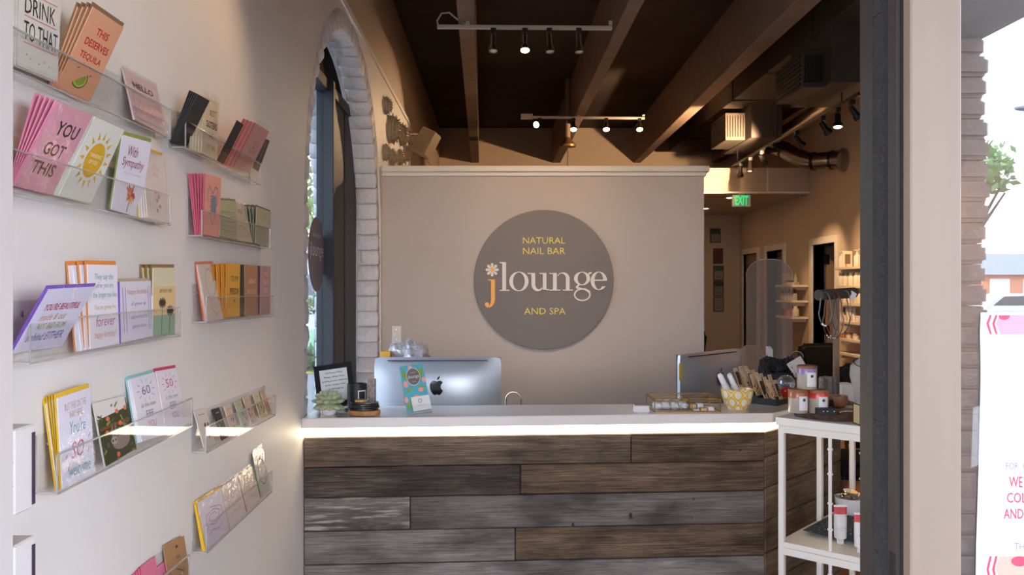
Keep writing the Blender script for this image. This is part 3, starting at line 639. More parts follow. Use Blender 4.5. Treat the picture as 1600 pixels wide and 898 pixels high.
def el(cx, cy, rx, ry, a0=0, a1=360, n=36): return [SG(cx + rx * math.cos(math.radians(a0 + (a1 - a0) * i / n)), cy - ry * math.sin(math.radians(a0 + (a1 - a0) * i / n))) for i in range(n + 1)]
def pg(pts, m=M_LET):
    q = MB(); return q.prism([SG(*p) for p in pts], D, m)
def letter(shapes, m=M_LET):
    q = MB()
    for i_, s_ in enumerate(shapes):                # each stroke a hair deeper, so overlaps never share a face
        Di = D * (1 + 0.04 * i_)
        if s_[0] == 'p': q.prism([SG(*p, -0.0001 * i_) for p in s_[1]], Di, m)
        else: q.ring([p + Vector((0, 0.0001 * i_, 0)) for p in s_[1]], [p + Vector((0, 0.0001 * i_, 0)) for p in s_[2]], Di, m, closed=False)
    q.build('letter', sg)
R4 = lambda x0, y0, x1, y1: ('p', [(x0, y0), (x1, y0), (x1, y1), (x0, y1)])
letter([R4(197, 357, 218, 512), ('p', [(182, 357), (197, 357), (197, 366), (182, 361)]), R4(182, 512, 237, 518)])                                    # l
letter([('r', el(290, 465, 54, 55), el(290, 465, 33, 50))])                                                                                              # o
letter([R4(360, 418, 381, 485), ('p', [(338, 418), (360, 418), (360, 424), (338, 423)]), R4(424, 418, 444, 512), ('p', [(405, 418), (424, 418), (424, 424), (405, 423)]), R4(444, 508, 460, 515),
        ('r', el(395, 482, 35, 38, 180, 318, 20), el(402, 480, 21, 29, 180, 330, 20))])                                                                 # u
letter([R4(481, 418, 502, 512), ('p', [(460, 418), (481, 418), (481, 424), (460, 423)]), R4(462, 511, 522, 517), R4(553, 450, 574, 512), R4(535, 511, 592, 517),
        ('r', el(538, 450, 36, 36, 0, 150, 20), el(530, 450, 23, 29, 0, 150, 20))])                                                                     # n
letter([('r', el(644, 449, 45, 38), el(644, 449, 25, 33)), ('p', [(675, 428), (684, 414), (698, 411), (698, 421), (688, 423), (680, 434)]),
        ('p', [(622, 480), (632, 484), (622, 496), (640, 502), (640, 511), (612, 506), (608, 495)]), ('r', el(645, 540, 47, 36), el(645, 540, 39, 28)), ('p', [(636, 503), (664, 504), (690, 520), (690, 535), (660, 514), (636, 511)])])   # g
letter([('r', el(738, 462, 46, 52, 4, 325, 40), el(738, 462, 25, 47, 4, 318, 40)), R4(712, 455, 783, 462)])                                              # e
letter([R4(134, 454, 156, 562), ('p', [(117, 454), (134, 454), (134, 461), (117, 459)]), ('r', el(120, 560, 36, 52, 0, -110, 16), el(112, 560, 23, 47, 0, -105, 16)),
        ('r', el(111, 594, 12, 12), el(111, 594, 0.5, 0.5))], M_ORG)                                                                                    # j
q = MB()
for k in range(8):
    a = k * PI / 4; pts = []
    for t_, w_ in ((8, 3), (20, 7), (31, 8), (36, 5), (37.5, 0), (36, -5), (31, -8), (20, -7), (8, -3)):
        pts.append(SG(140 + t_ * math.cos(a) - w_ * math.sin(a), 400 + t_ * math.sin(a) + w_ * math.cos(a)))
    q.prism(pts, D, M_LET)
q.build('daisy_petals', sg); q = MB(); q.prism(el(140, 400, 12, 12)[:-1], D * 1.1, M_ORG); q.build('daisy_centre', sg)
for s_, x0, y0, x1, y1 in (('NATURAL', 313, 218, 550, 253), ('NAIL BAR', 313, 276, 550, 312), ('AND SPA', 320, 614, 552, 650)):
    q = MB(); q.text(s_, lambda a, c: SG(a, c, 0.0015), x0, y1, x1, y0, M_YEL, bold=-0.006); q.build('lettering', sg, fixn=False)
# ================================================================== RECEPTION COUNTER
def wood(name, c0, c1, c2, rough=0.75, light=0.0, scale=1.0):
    if name in MATS: return MATS[name]
    m = bpy.data.materials.new(name); m.use_nodes = True; MATS[name] = m; nt = m.node_tree; bs = nt.nodes['Principled BSDF']; L = nt.links.new
    tcn = nt.nodes.new('ShaderNodeTexCoord'); oi = nt.nodes.new('ShaderNodeObjectInfo'); mp = nt.nodes.new('ShaderNodeMapping'); mp.inputs['Scale'].default_value = (1.5 * scale, 1.5 * scale, 46 * scale)
    vm = nt.nodes.new('ShaderNodeVectorMath'); vm.operation = 'SCALE'; cv = nt.nodes.new('ShaderNodeCombineXYZ'); L(oi.outputs['Random'], cv.inputs[0]); L(oi.outputs['Random'], cv.inputs[2]); L(cv.outputs[0], vm.inputs[0]); vm.inputs['Scale'].default_value = 37.0
    ad = nt.nodes.new('ShaderNodeVectorMath'); L(tcn.outputs['Object'], ad.inputs[0]); L(vm.outputs[0], ad.inputs[1]); L(ad.outputs[0], mp.inputs[0])
    n1 = nt.nodes.new('ShaderNodeTexNoise'); n1.inputs['Scale'].default_value = 2.6; n1.inputs['Detail'].default_value = 9; n1.inputs['Roughness'].default_value = 0.68; n1.inputs['Distortion'].default_value = 1.6; L(mp.outputs[0], n1.inputs['Vector'])
    mp2 = nt.nodes.new('ShaderNodeMapping'); mp2.inputs['Scale'].default_value = (3, 3, 7); L(ad.outputs[0], mp2.inputs[0]); n2 = nt.nodes.new('ShaderNodeTexNoise'); n2.inputs['Scale'].default_value = 1.3; n2.inputs['Detail'].default_value = 4; L(mp2.outputs[0], n2.inputs['Vector'])
    r1 = nt.nodes.new('ShaderNodeValToRGB'); e = r1.color_ramp.elements; e[0].position = 0.28; e[0].color = (*lin(c0), 1); e[1].position = 0.72; e[1].color = (*lin(c2), 1); k = e.new(0.5); k.color = (*lin(c1), 1); L(n1.outputs[0], r1.inputs[0])
    r2 = nt.nodes.new('ShaderNodeValToRGB'); e = r2.color_ramp.elements; e[0].position = 0.35; e[0].color = (0.36, 0.33, 0.31, 1); e[1].position = 0.62; e[1].color = (1.12, 1.1, 1.08, 1); L(n2.outputs[0], r2.inputs[0])
    mx = nt.nodes.new('ShaderNodeMix'); mx.data_type = 'RGBA'; mx.blend_type = 'MULTIPLY'; mx.inputs['Factor'].default_value = 0.85; L(r1.outputs[0], mx.inputs[6]); L(r2.outputs[0], mx.inputs[7])
    out = mx.outputs[2]
    if light:                                         # flaked pale paint left in the grain
        n3 = nt.nodes.new('ShaderNodeTexNoise'); n3.inputs['Scale'].default_value = 3.2; n3.inputs['Detail'].default_value = 8; mp3 = nt.nodes.new('ShaderNodeMapping'); mp3.inputs['Scale'].default_value = (2.2, 2.2, 22); L(ad.outputs[0], mp3.inputs[0]); L(mp3.outputs[0], n3.inputs['Vector'])
        r3 = nt.nodes.new('ShaderNodeValToRGB'); r3.color_ramp.elements[0].position = 0.56 - light * 0.12; r3.color_ramp.elements[1].position = 0.70 - light * 0.1; L(n3.outputs[0], r3.inputs[0])
        m3 = nt.nodes.new('ShaderNodeMix'); m3.data_type = 'RGBA'; L(r3.outputs[0], m3.inputs['Factor']); L(out, m3.inputs[6]); m3.inputs[7].default_value = (*lin('#a0978e'), 1); out = m3.outputs[2]
    L(out, bs.inputs['Base Color']); bs.inputs['Roughness'].default_value = rough; bs.inputs['Specular IOR Level'].default_value = 0.3
    bp = nt.nodes.new('ShaderNodeBump'); bp.inputs['Strength'].default_value = 0.7; bp.inputs['Distance'].default_value = 0.004; L(n1.outputs[0], bp.inputs['Height']); L(bp.outputs[0], bs.inputs['Normal'])
    return m
WA = wood('barnwood_brown', '#33281f', '#665648', '#8f7d6b'); WB = wood('barnwood_dark', '#211a17', '#473c36', '#70645b'); WC = wood('barnwood_flaked', '#37322f', '#665f5a', '#857d76', light=0.4)
WD = wood('barnwood_grey', '#3d3835', '#645c58', '#7d7570'); WE = wood('barnwood_rust', '#2a1f17', '#5c4938', '#87715c'); WG = wood('barnwood_pale', '#4a4542', '#746c68', '#928a85')
WS = wood('barnwood_side', '#3f3226', '#6b5845', '#8f795f')
CA = Vector((-0.797, 3.39, 0)); CB = Vector((1.137, 3.52, 0)); CC = Vector((1.70, 4.10, 0))
ctr = thing('reception_counter', 'reception counter clad in weathered grey-brown barn wood planks', 'counter', (0.2, 3.6, 0))
du = (CB - CA).normalized(); dn = Vector((-du.y, du.x, 0)); ds = (CC - CB).normalized(); dsn = Vector((-ds.y, ds.x, 0))
IA = CA + dn * 0.03; IB = CB + (dn + dsn).normalized() * 0.031; IC = CC + dsn * 0.03
b = MB(); M_CARC = mat('carcass', '#3a2f28', 0.8)
b.hexa([IA, IB, IB + dn * 0.12 + dsn * 0.02, IA + dn * 0.12] + [p + Vector((0, 0, 1.02)) for p in (IA, IB, IB + dn * 0.12 + dsn * 0.02, IA + dn * 0.12)], M_CARC)
b.hexa([IB, IC, IC + dsn * 0.12, IB + dsn * 0.12] + [p + Vector((0, 0, 1.02)) for p in (IB, IC, IC + dsn * 0.12, IB + dsn * 0.12)], M_CARC); b.build('carcass', ctr)
def plank(o, u, n, t0, t1, z0, z1, m, proud):
    g = 0.0018; q = MB(); a = o + u * (t0 + g) - n * proud; c = o + u * (t1 - g) - n * proud; d = n * (0.027 + proud)
    # local frame: x along the board, z up, so the grain follows the board
    Mx = Matrix(((u.x, -u.y, 0, a.x), (u.y, u.x, 0, a.y), (0, 0, 1, z0), (0, 0, 0, 1)))
    q.box(0, (c - a).length, 0, 0.027 + proud, g, z1 - z0 - g, m); ob = q.build('plank', ctr, world=False, bevel=0.0025)
    ob.matrix_local = WM[ctr.name].inverted() @ Mx
    return ob
LF = (CB - CA).length; LS = (CC - CB).length
def tx(px):                                          # distance along the front for a pixel column
    k = (px - VX) / F; s_ = (k * CA.y - CA.x) / (du.x - k * du.y); return s_
rows = [(0.988, 0.864), (0.864, 0.738), (0.738, 0.600), (0.600, 0.462), (0.462, 0.335), (0.335, 0.2), (0.2, 0.07)]
joints = [[986], [813], [641], [805], [], [760], [900]]
wm = [[WA, WE], [WB, WE], [WC, WD], [WG, WE], [WG], [WD, WA], [WB, WD]]
rd = random.Random(11)
for (zt, zb), js, ms in zip(rows, joints, wm):
    ts = [0.0] + [tx(j) for j in js] + [LF]
    for k in range(len(ts) - 1): plank(CA, du, dn, ts[k], ts[k + 1], zb, zt, ms[k], rd.choice((0.0, 0.001, 0.003, 0.004)))
srows = [(0.988, 0.880), (0.880, 0.747), (0.747, 0.607), (0.607, 0.470), (0.470, 0.34), (0.34, 0.2), (0.2, 0.07)]
for k, (zt, zb) in enumerate(srows): plank(CB + ds * 0.004, ds, dsn, 0.0, LS, zb, zt, WS, rd.choice((0.0, 0.002, 0.003)))
def knot(px, py, row, idx, rx, rz):
    q = MB(); k = (px - VX) / F; s_ = tx(px); o = CA + du * s_; z = CH + (VY - py) / F * o.y; c = Vector((o.x, o.y, z)) - dn * 0.0046
    for r_, off, m in ((1.0, 0.0, WE), (0.55, 0.0006, mat('knot_dark', '#1a120d', 0.8))):
        q.raw([c + du * rx * r_ * math.cos(2 * PI * i / 14) * (1 + .2 * math.sin(3 * i)) + Vector((0, 0, rz * r_ * math.sin(2 * PI * i / 14))) - dn * off for i in range(14)], [tuple(range(14))], m)
    q.build('knot', ctr, fixn=False)
for kk in ((1156, 702, 0, 0, .012, .008), (895, 819, 2, 0, .007, .014), (985, 805, 2, 0, .012, .022), (1083, 779, 2, 0, .006, .004), (1080, 808, 2, 0, .005, .004)): knot(*kk)
# glowing light band under the top
M_LED = mat('light_band', '#fff4dc', 0.5, emit=(1.0, 0.83, 0.55), estr=6.5)
b = MB(); zt, zb = 1.026, 0.989; q1 = CA + dn * 0.004; q2 = CB + (dn + dsn).normalized() * 0.004; q3 = CC + dsn * 0.004
for a, c, n_ in ((q1, q2, dn), (q2, q3, dsn)):
    b.hexa([a + Vector((0, 0, zb)), c + Vector((0, 0, zb)), c + n_ * 0.02 + Vector((0, 0, zb)), a + n_ * 0.02 + Vector((0, 0, zb)), a + Vector((0, 0, zt)), c + Vector((0, 0, zt)), c + n_ * 0.02 + Vector((0, 0, zt)), a + n_ * 0.02 + Vector((0, 0, zt))], M_LED)
tag(b.build('light_band', ctr), 'glowing warm white light band under the countertop')
# countertop
TA = Vector((-0.80, 3.362, 0)); TB = Vector((1.169, 3.506, 0)); TC = Vector((1.775, 4.115, 0)); TD = TC + Vector((-0.22, 0.24, 0)); TE = Vector((1.03, 3.80, 0)); TF = Vector((-0.80, 3.705, 0))
b = MB(); M_TOP = mat('white_quartz', '#d6ccc6', 0.22, var=0.02, vscale=30, coat=0.2)
b.prism([p + Vector((0, 0, 1.028)) for p in (TA, TB, TC, TD, TE, TF)], (0, 0, 0.042), M_TOP); tag(b.build('countertop', bevel=0.003), 'smooth white countertop over the barn wood reception counter', 'countertop')
ZT_ = 1.07
# work desk behind the counter
t = thing('reception_desk', 'lower desk behind the counter carrying the two computers', 'desk', (0.4, 4.4, 0)); b = MB(); M_DESK = mat('desk_laminate', '#b9aea6', 0.5)
b.prism([(-0.79, 3.78, 0.70), (0.98, 3.88, 0.70), (1.56, 4.45, 0.70), (1.75, 5.0, 0.70), (1.2, 5.1, 0.70), (0.75, 4.72, 0.70), (-0.79, 4.68, 0.70)], (0, 0, 0.03), M_DESK); b.build('desktop', t, bevel=0.002)
for x0, x1, y0, y1 in ((-0.78, -0.75, 3.8, 4.66), (0.5, 0.53, 3.9, 4.66), (1.4, 1.43, 4.5, 5.0)):
    b = MB(); b.box(x0, x1, y0, y1, 0, 0.70, M_DESK); b.build('panel', t)

# computers seen from behind
M_ALU = mat('brushed_aluminium', '#a9abb1', 0.38, metal=0.55); M_SLOT = mat('slot_black', '#141416', 0.5); M_LOGO = mat('black_logo', '#0a0a0b', 0.08, coat=1)
def computer(label, loc, rotz, lbl_sticky=False):
    t = thing('desktop_computer', label, 'computer', loc, rotz, 'aluminium all-in-one computers on the desk')
    W_, H_ = 0.65, 0.40; b = MB(); NX, NZ = 17, 11; zc = 0.516 - H_ / 2        # y<0 faces the customer (the back of the machine)
    front, back = [], []
    for j in range(NZ):
        for i in range(NX):
            u, v = i / (NX - 1) * 2 - 1, j / (NZ - 1) * 2 - 1; e = max(abs(u), abs(v)); bul = 0.055 * (1 - abs(u) ** 3.2) * (1 - abs(v) ** 3.2)
            x = u * W_ / 2; z = zc + v * H_ / 2
            if abs(u) > 0.999 and abs(v) > 0.999: x *= 0.985; z = zc + v * H_ / 2 * 0.975
            back.append((x, -0.012 - bul, z)); front.append((x, 0.004, z))
    n = NX * NZ; fs = []
    for j in range(NZ - 1):
        for i in range(NX - 1):
            a = j * NX + i; fs += [(a, a + 1, a + NX + 1, a + NX), (n + a, n + a + NX, n + a + NX + 1, n + a + 1)]
    rim = [i for i in range(NX)] + [j * NX + NX - 1 for j in range(1, NZ)] + [(NZ - 1) * NX + i for i in range(NX - 2, -1, -1)] + [j * NX for j in range(NZ - 2, 0, -1)]
    fs += [(rim[k], n + rim[k], n + rim[(k + 1) % len(rim)], rim[(k + 1) % len(rim)]) for k in range(len(rim))]
    b.raw(back + front, fs, M_ALU); shell = b.build('shell', t, smooth=True, world=False)
    b = MB(); b.box(-0.323, 0.323, 0.0045, 0.012, zc - H_ / 2 + 0.003, zc + H_ / 2 - 0.003, M_SLOT); b.build('screen', t, world=False)
    b = MB(); b.box(-0.255, 0.255, -0.031, -0.02, 0.516 - 0.017, 0.516 - 0.0135, M_SLOT); b.build('vent_slot', shell, world=False)
    b = MB(); S = 0.0021; cz = zc + 0.055; yl = -0.0685
    A_ = [(0, 13), (-4, 15), (-9, 15.5), (-14, 12.5), (-17, 6.5), (-17.2, -1), (-15, -9), (-11, -16), (-6.5, -19.5), (-3, -19), (0, -17.6), (3, -19), (6.5, -19.5), (11, -15.5), (14.5, -8.5), (11, -5.5), (9.2, -1), (9.6, 4), (12, 8), (14.5, 10.2), (11.5, 13.8), (7, 15.4), (3.5, 14.6)]
    b.prism([(a * S, yl, cz + c * S) for a, c in A_], (0, -0.002, 0), M_LOGO)
    b.prism([(a * S, yl, cz + c * S) for a, c in [(0.2, 17), (0.6, 20.5), (3, 24.2), (7.2, 26.4), (7, 22.8), (5, 19.2), (2.6, 17.4)]], (0, -0.002, 0), M_LOGO); tag(b.build('logo', shell, world=False), 'glossy black apple-shaped logo')
    b = MB(); b.hexa([(-0.1, -0.10, 0.0), (0.1, -0.10, 0.0), (0.1, 0.09, 0.0), (-0.1, 0.09, 0), (-0.1, -0.10, 0.006), (0.1, -0.10, 0.006), (0.1, 0.09, 0.006), (-0.1, 0.09, 0.006)], M_ALU)
    b.hexa([(-0.1, -0.10, 0.006), (0.1, -0.10, 0.006), (0.1, -0.09, 0.006), (-0.1, -0.09, 0.006), (-0.08, -0.05, 0.2), (0.08, -0.05, 0.2), (0.08, -0.04, 0.2), (-0.08, -0.04, 0.2)], M_ALU); b.build('stand', t, world=False, bevel=0.002)
    if lbl_sticky:
        b = MB(); b.box(-0.345, -0.315, -0.02, -0.019, 0.38, 0.47, mat('sticky_yellow', '#d8b43c', 0.7)); b.build('sticky_note', t, world=False)
    return t
cx = ((585 + 783) / 2 - VX) / F * 4.23
computer('silver all-in-one computer seen from behind on the left of the counter', (cx, 4.24, 0.73), 0.0)
p1 = Vector((0.973, 4.42, 0)); p2 = Vector((1.405, 4.86, 0)); dd = (p2 - p1).normalized()
computer('silver all-in-one computer turned sideways at the right partition end', tuple((p1 + p2) / 2 + Vector((0, 0, 0.73))), math.atan2(dd.y, dd.x), True)

# things behind the left computer: yellow box, crinkled clear gift bag
t = thing('yellow_box', 'orange-yellow carton behind the left computer', 'box', (P(602, 560, 4.5).x, 4.5, 0.73)); b = MB(); a = P(594, 549, 4.45); c = P(610, 549, 4.45)
b.box(a.x, c.x, 4.45, 4.53, 0.73, a.z, mat('carton_yellow', '#d0952e', 0.6)); b.build('carton', t, bevel=0.002); b = MB(); b.text('BOX', frame((0, 4.449, 0), (1, 0, 0), (0, 0, 1)), 0, 0, 0.001, 0.001, M_BLK) if False else b.box(a.x + 0.012, c.x, 4.4485, 4.4495, P(600, 561.5, 4.45).z, P(600, 559.5, 4.45).z, M_BLK); b.build('print_line', t)
t = thing('gift_bag', 'crinkled clear bag of pinkish tissue behind the left computer', 'bag', (P(638, 560, 4.55).x, 4.55, 0.73)); rd = random.Random(21); b = MB(); M_TIS = mat('tissue', '#b7a2a6', 0.5, bump=1.0, bscale=25, var=0.25, vscale=25)
def lump(b, c, rx, ry, rz, m, seed, n=14, mm=9, amp=0.18):
    r_ = random.Random(seed); q = MB(); q.ball((0, 0, 0), 1, 1, 1, m, n=n, m=mm)
    vs = [Vector((v.x * rx, v.y * ry, v.z * rz)) * (1 + r_.uniform(-amp, amp)) + Vector(c) for v in q.v]; b.raw(vs, q.f, m)
for k, (px, py, rx, rz) in enumerate(((620, 556, 0.05, 0.06), (641, 556, 0.055, 0.065), (658, 558, 0.045, 0.055), (635, 566, 0.1, 0.05))): c = P(px, py, 4.55); lump(b, c, rx, 0.06, rz, M_TIS, k)
c = P(638, 600, 4.55); b.box(c.x - 0.09, c.x + 0.09, 4.49, 4.61, 0.73, P(638, 562, 4.55).z, M_TIS); b.build('tissue', t)
b = MB(); M_CEL = clear_mat('cellophane', '#ffffff', 0.12, 0.7, 0.12, milky=0.22)
for k, (px, py, rx, rz) in enumerate(((624, 556, 0.07, 0.075), (648, 556, 0.085, 0.075), (640, 540, 0.02, 0.045))): c = P(px, py, 4.55); lump(b, c, rx, 0.075, rz, M_CEL, 50 + k, amp=0.16)
b.build('cellophane', t)
# chrome gooseneck arch
t = thing('chrome_arch', 'thin chrome arched holder standing on the desk right of the left computer', 'stand', (P(802, 640, 4.1).x, 4.1, 0.73)); b = MB(); a = P(790.5, 630, 4.1); c = P(814, 630, 4.1); tp = P(802, 612, 4.1).z; r = (c.x - a.x) / 2
path = [(a.x, 4.1, 0.735), (a.x, 4.1, tp - r)] + [(a.x + r - r * math.cos(PI * i / 10), 4.1, tp - r + r * math.sin(PI * i / 10)) for i in range(1, 10)] + [(c.x, 4.1, tp - r), (c.x, 4.1, 0.735)]
b.tube(path, 0.0042, M_CHROME, n=10); b.build('arch', t, smooth=True); b = MB(); b.box(a.x - 0.03, c.x + 0.03, 4.05, 4.15, 0.73, 0.738, M_CHROME); b.build('base', t, bevel=0.002)

# ---------------------------------------------------------------- left group on the counter
# framed policy sign leaning back
M_FRM = mat('black_frame', '#0d0c0d', 0.6, spec=0.2); M_PAPER = mat('paper_white', '#d8d4d4', 0.7)
BLc = P(497, 634, 3.60); o = Vector((BLc.x, 3.60, ZT_)); uu = Vector((0.965, 0.10, 0.13)).normalized(); vv = (Vector((-0.11, 0.16, 0.97)) - uu * Vector((-0.11, 0.16, 0.97)).dot(uu)).normalized(); wF, hF = 0.165, 0.185; o = o + Vector((0, 0, 0.004))
t = thing('framed_notice', 'black framed cell phone policy notice leaning at the brick arch', 'picture frame', (o.x + 0.08, o.y + 0.02, ZT_)); nn = uu.cross(vv).normalized(); fr = lambda a, c, off=0.0: o + uu * a + vv * c + nn * off
b = MB(); e = 0.022
for a0, a1, c0, c1 in ((0, wF, 0, e), (0, wF, hF - e, hF), (0, e, e, hF - e), (wF - e, wF, e, hF - e)):
    b.hexa([fr(a0, c0, -0.012), fr(a1, c0, -0.012), fr(a1, c1, -0.012), fr(a0, c1, -0.012), fr(a0, c0, 0.004), fr(a1, c0, 0.004), fr(a1, c1, 0.004), fr(a0, c1, 0.004)], M_FRM)
b.build('frame', t); b = MB(); b.hexa([fr(a, c, z) for z in (-0.008, -0.002) for a, c in ((e, e), (wF - e, e), (wF - e, hF - e), (e, hF - e))], M_PAPER); b.build('paper', t)
b = MB()
for k, (s_, x0, x1) in enumerate((('Cell Phone Policy', 0.045, 0.122), ('Please, refrain from', 0.04, 0.128), ('speaking on your telephone', 0.03, 0.14), ('device, except when', 0.04, 0.13), ('in emergency', 0.055, 0.12))):
    z = hF - 0.043 - k * 0.0175; b.text(s_, lambda a, c: fr(a, c, -0.0012), x0, z, x1, z + 0.0095, M_FRM, bold=0.01)
b.build('lettering', t, fixn=False); b = MB(); b.hexa([fr(a, c, z) for z in (-0.018, -0.013) for a, c in ((0.06, 0.03), (0.1, 0.03), (0.1, 0.15), (0.06, 0.15))], M_FRM); q1 = fr(0.08, 0.15, -0.018); b.bar(q1, (q1.x - 0.005, q1.y + 0.055, ZT_ + 0.004), 0.03, 0.004, M_FRM); b.build('easel_back', t)
# succulent
q = P(513.5, 645, 3.47); c = Vector((q.x, 3.47, ZT_)); t = thing('potted_succulent', 'pale green succulent rosette in a small white round pot', 'plant', c)
b = MB(); b.lathe([(0.0, 0.0), (0.026, 0.0), (0.032, 0.008), (0.033, 0.03), (0.029, 0.038), (0.025, 0.036), (0.0, 0.032)], c, mat('white_ceramic', '#dedada', 0.25, coat=0.4), n=24); b.build('pot', t, smooth=True)
M_SUC = mat('succulent_green', '#a9b08a', 0.55, var=0.18, vscale=30)
k = 0
for ring, (n_, tilt, ln, z0) in enumerate(((10, -22, 0.066, 0.052), (10, 4, 0.066, 0.054), (9, 26, 0.06, 0.055), (8, 48, 0.052, 0.056), (4, 74, 0.044, 0.058))):
    for j in range(n_):
        a = 2 * PI * (j + 0.5 * (ring % 2)) / n_; e_ = math.radians(tilt); d = Vector((math.cos(a) * math.cos(e_), math.sin(a) * math.cos(e_), math.sin(e_))); s_ = Vector((-math.sin(a), math.cos(a), 0)); nn_ = d.cross(s_)
        Ml = Matrix((s_, nn_, d)).transposed(); q = MB(); q.ball(c + Vector((0, 0, z0)) + d * ln * 0.55, 0.0195 if ring < 3 else 0.014, 0.011, ln * 0.52, M_SUC, n=8, m=6, M=Ml); q.build('leaf', t, smooth=True)
# black candle tin with framed label
q = P(556, 642, 3.56); c = Vector((q.x + 0.004, 3.57, ZT_)); t = thing('black_candle', 'black cylindrical candle with white framed label behind coaster stack', 'candle', c); r = 0.042; h = 0.118
b = MB(); b.lathe([(0.0, 0), (r, 0), (r, h), (r * 0.9, h), (r * 0.88, h - 0.012), (0, h - 0.014)], c, mat('matte_black', '#131214', 0.5), n=32); b.build('tumbler', t, smooth=True)
b = MB(); b.lathe([(r + 0.012, 0), (r + 0.014, 0.006), (r + 0.006, 0.012), (r, 0.012)], c, MATS['matte_black'], n=32); b.build('saucer', t, smooth=True)
def cyl(c, r, a, z): return Vector((c.x + r * math.sin(a), c.y - r * math.cos(a), c.z + z))
b = MB(); M_LBL = mat('label_white', '#dcd8d6', 0.6); a0, a1, z0, z1, w_ = 0.25, 1.15, 0.035, 0.092, 0.004
for (aa, ab, za, zb) in ((a0, a1, z0, z0 + w_), (a0, a1, z1 - w_, z1), (a0, a0 + 0.1, z0, z1), (a1 - 0.1, a1, z0, z1)):
    n_ = 6; vs = [cyl(c, r + 0.0008, aa + (ab - aa) * i / n_, z) for i in range(n_ + 1) for z in (za, zb)]; b.raw(vs, [(2 * i, 2 * i + 2, 2 * i + 3, 2 * i + 1) for i in range(n_)], M_LBL)
b.build('label_border', t, fixn=False)
# patterned box behind
q = P(580, 600, 3.63); b = MB(); b.box(q.x - 0.016, q.x + 0.016, 3.63, 3.67, ZT_, P(580, 592.5, 3.63).z, mat('marbled_box', '#9b8a82', 0.6, var=0.5, vscale=60)); tag(b.build('patterned_box', bevel=0.001), 'narrow marbled grey box beside the black candle', 'box')
# stack of black plates on a wood slice
q = P(569, 645, 3.44); c = Vector((q.x, 3.45, ZT_)); rd = random.Random(4); M_SLICE = mat('slice_face', '#a5713f', 0.6, var=0.3, vscale=30); M_BRK = mat('slice_bark', '#5d3d24', 0.9, bump=1, bscale=60, var=0.4, vscale=30)
def slab(b, c, rx, ry, z0, z1, mt, ms, seed, n=40, amp=0.05):
    r_ = random.Random(seed); ph = [r_.uniform(0, 6.28) for _ in range(4)]
    o = [(1 + amp * math.sin(2 * a + ph[0]) + amp * 0.7 * math.sin(3 * a + ph[1]) + amp * 0.5 * math.sin(5 * a + ph[2]) + r_.uniform(-0.5, 0.5) * amp * 0.5) for a in [2 * PI * i / n for i in range(n)]]
    lo = [Vector((c[0] + rx * o[i] * math.cos(2 * PI * i / n), c[1] + ry * o[i] * math.sin(2 * PI * i / n), z0)) for i in range(n)]; hi = [Vector((p.x, p.y, z1)) for p in lo]
    mid = [Vector((c[0] + (p.x - c[0]) * 1.02, c[1] + (p.y - c[1]) * 1.02, (z0 + z1) / 2)) for p in lo]
    b.raw(lo + mid + hi, [(i, (i + 1) % n, n + (i + 1) % n, n + i) for i in range(n)] + [(n + i, n + (i + 1) % n, 2 * n + (i + 1) % n, 2 * n + i) for i in range(n)], ms)
    b.raw(lo, [tuple(range(n - 1, -1, -1))], mt); b.raw(hi, [tuple(range(n))], mt)
b = MB(); slab(b, c, 0.062, 0.05, ZT_ + 0.003, ZT_ + 0.022, M_SLICE, M_SLICE, 3); 
t = thing('wood_slice', 'small rounded wood slice coaster under the black dish stack', 'coaster', c); b.build('slice', t)
for k in range(3):
    b = MB(); a = 0.5 + k * 2.1; b.lathe([(0.008, 0), (0.008, 0.004)], (c.x + 0.04 * math.cos(a), c.y + 0.03 * math.sin(a), ZT_), M_BRK, n=8); b.build('foot', t)
for k, (dx, r) in enumerate(((-0.006, 0.062), (0.002, 0.06), (-0.001, 0.058), (0.003, 0.06))):
    b = MB(); slab(b, (c.x + dx, c.y), r * 0.98, r * 0.8, ZT_ + 0.0225 + k * 0.0085, ZT_ + 0.0305 + k * 0.0085, mat('black_agate', '#171413', 0.25, coat=0.5), MATS['black_agate'], 30 + k, amp=0.04)
    tag(b.build('black_coaster'), ('lowest', 'second lowest', 'second from top', 'topmost')[k] + ' black stone coaster in the stack on the wood slice', 'coaster', 'black coasters stacked on the wood slice')
b = MB(); slab(b, (c.x - 0.014, c.y - 0.005), 0.026, 0.02, ZT_ + 0.057, ZT_ + 0.065, mat('brown_agate', '#8a5a34', 0.35), mat('agate_rim', '#c49a5c', 0.4), 77, n=20); tag(b.build('agate_slice'), 'small brown agate slice on top of the black coasters', 'agate')

# acrylic stand with tulip gift card
c00, c10, c11, c01 = P(636.5, 648.5, 3.43), P(673.5, 642, 3.47), None, P(624, 573, 3.49)
c11 = c10 + c01 - c00; nn = (c10 - c00).cross(c01 - c00).normalized(); wC, hC = (c10 - c00).length, (c01 - c00).length
t = thing('brochure_stand', 'clear stand holding a turquoise tulip card and small white card', 'card stand', (c00.x + 0.05, 3.47, ZT_))
fr = lambda a, c, off=0.0: c00 * (1 - a) * (1 - c) + c10 * a * (1 - c) + c11 * a * c + c01 * (1 - a) * c + nn * off
b = MB(); b.hexa([fr(a, c, z) for z in (0.0, 0.0015) for a, c in ((0, 0.02), (1, 0.02), (1, 1), (0, 1))], mat('tulip_blue', '#4fa9bd', 0.5, coat=0.3)); card_ = b.build('tulip_card', t)
b = MB(); PKT = mat('tulip_pink', '#e79a98', 0.5); GRN = mat('tulip_stem', '#7f9a2e', 0.5); f1 = lambda a, c: fr(a, c, 0.0019); f2 = lambda a, c: fr(a, c, 0.0023); f3 = lambda a, c: fr(a, c, 0.0028)
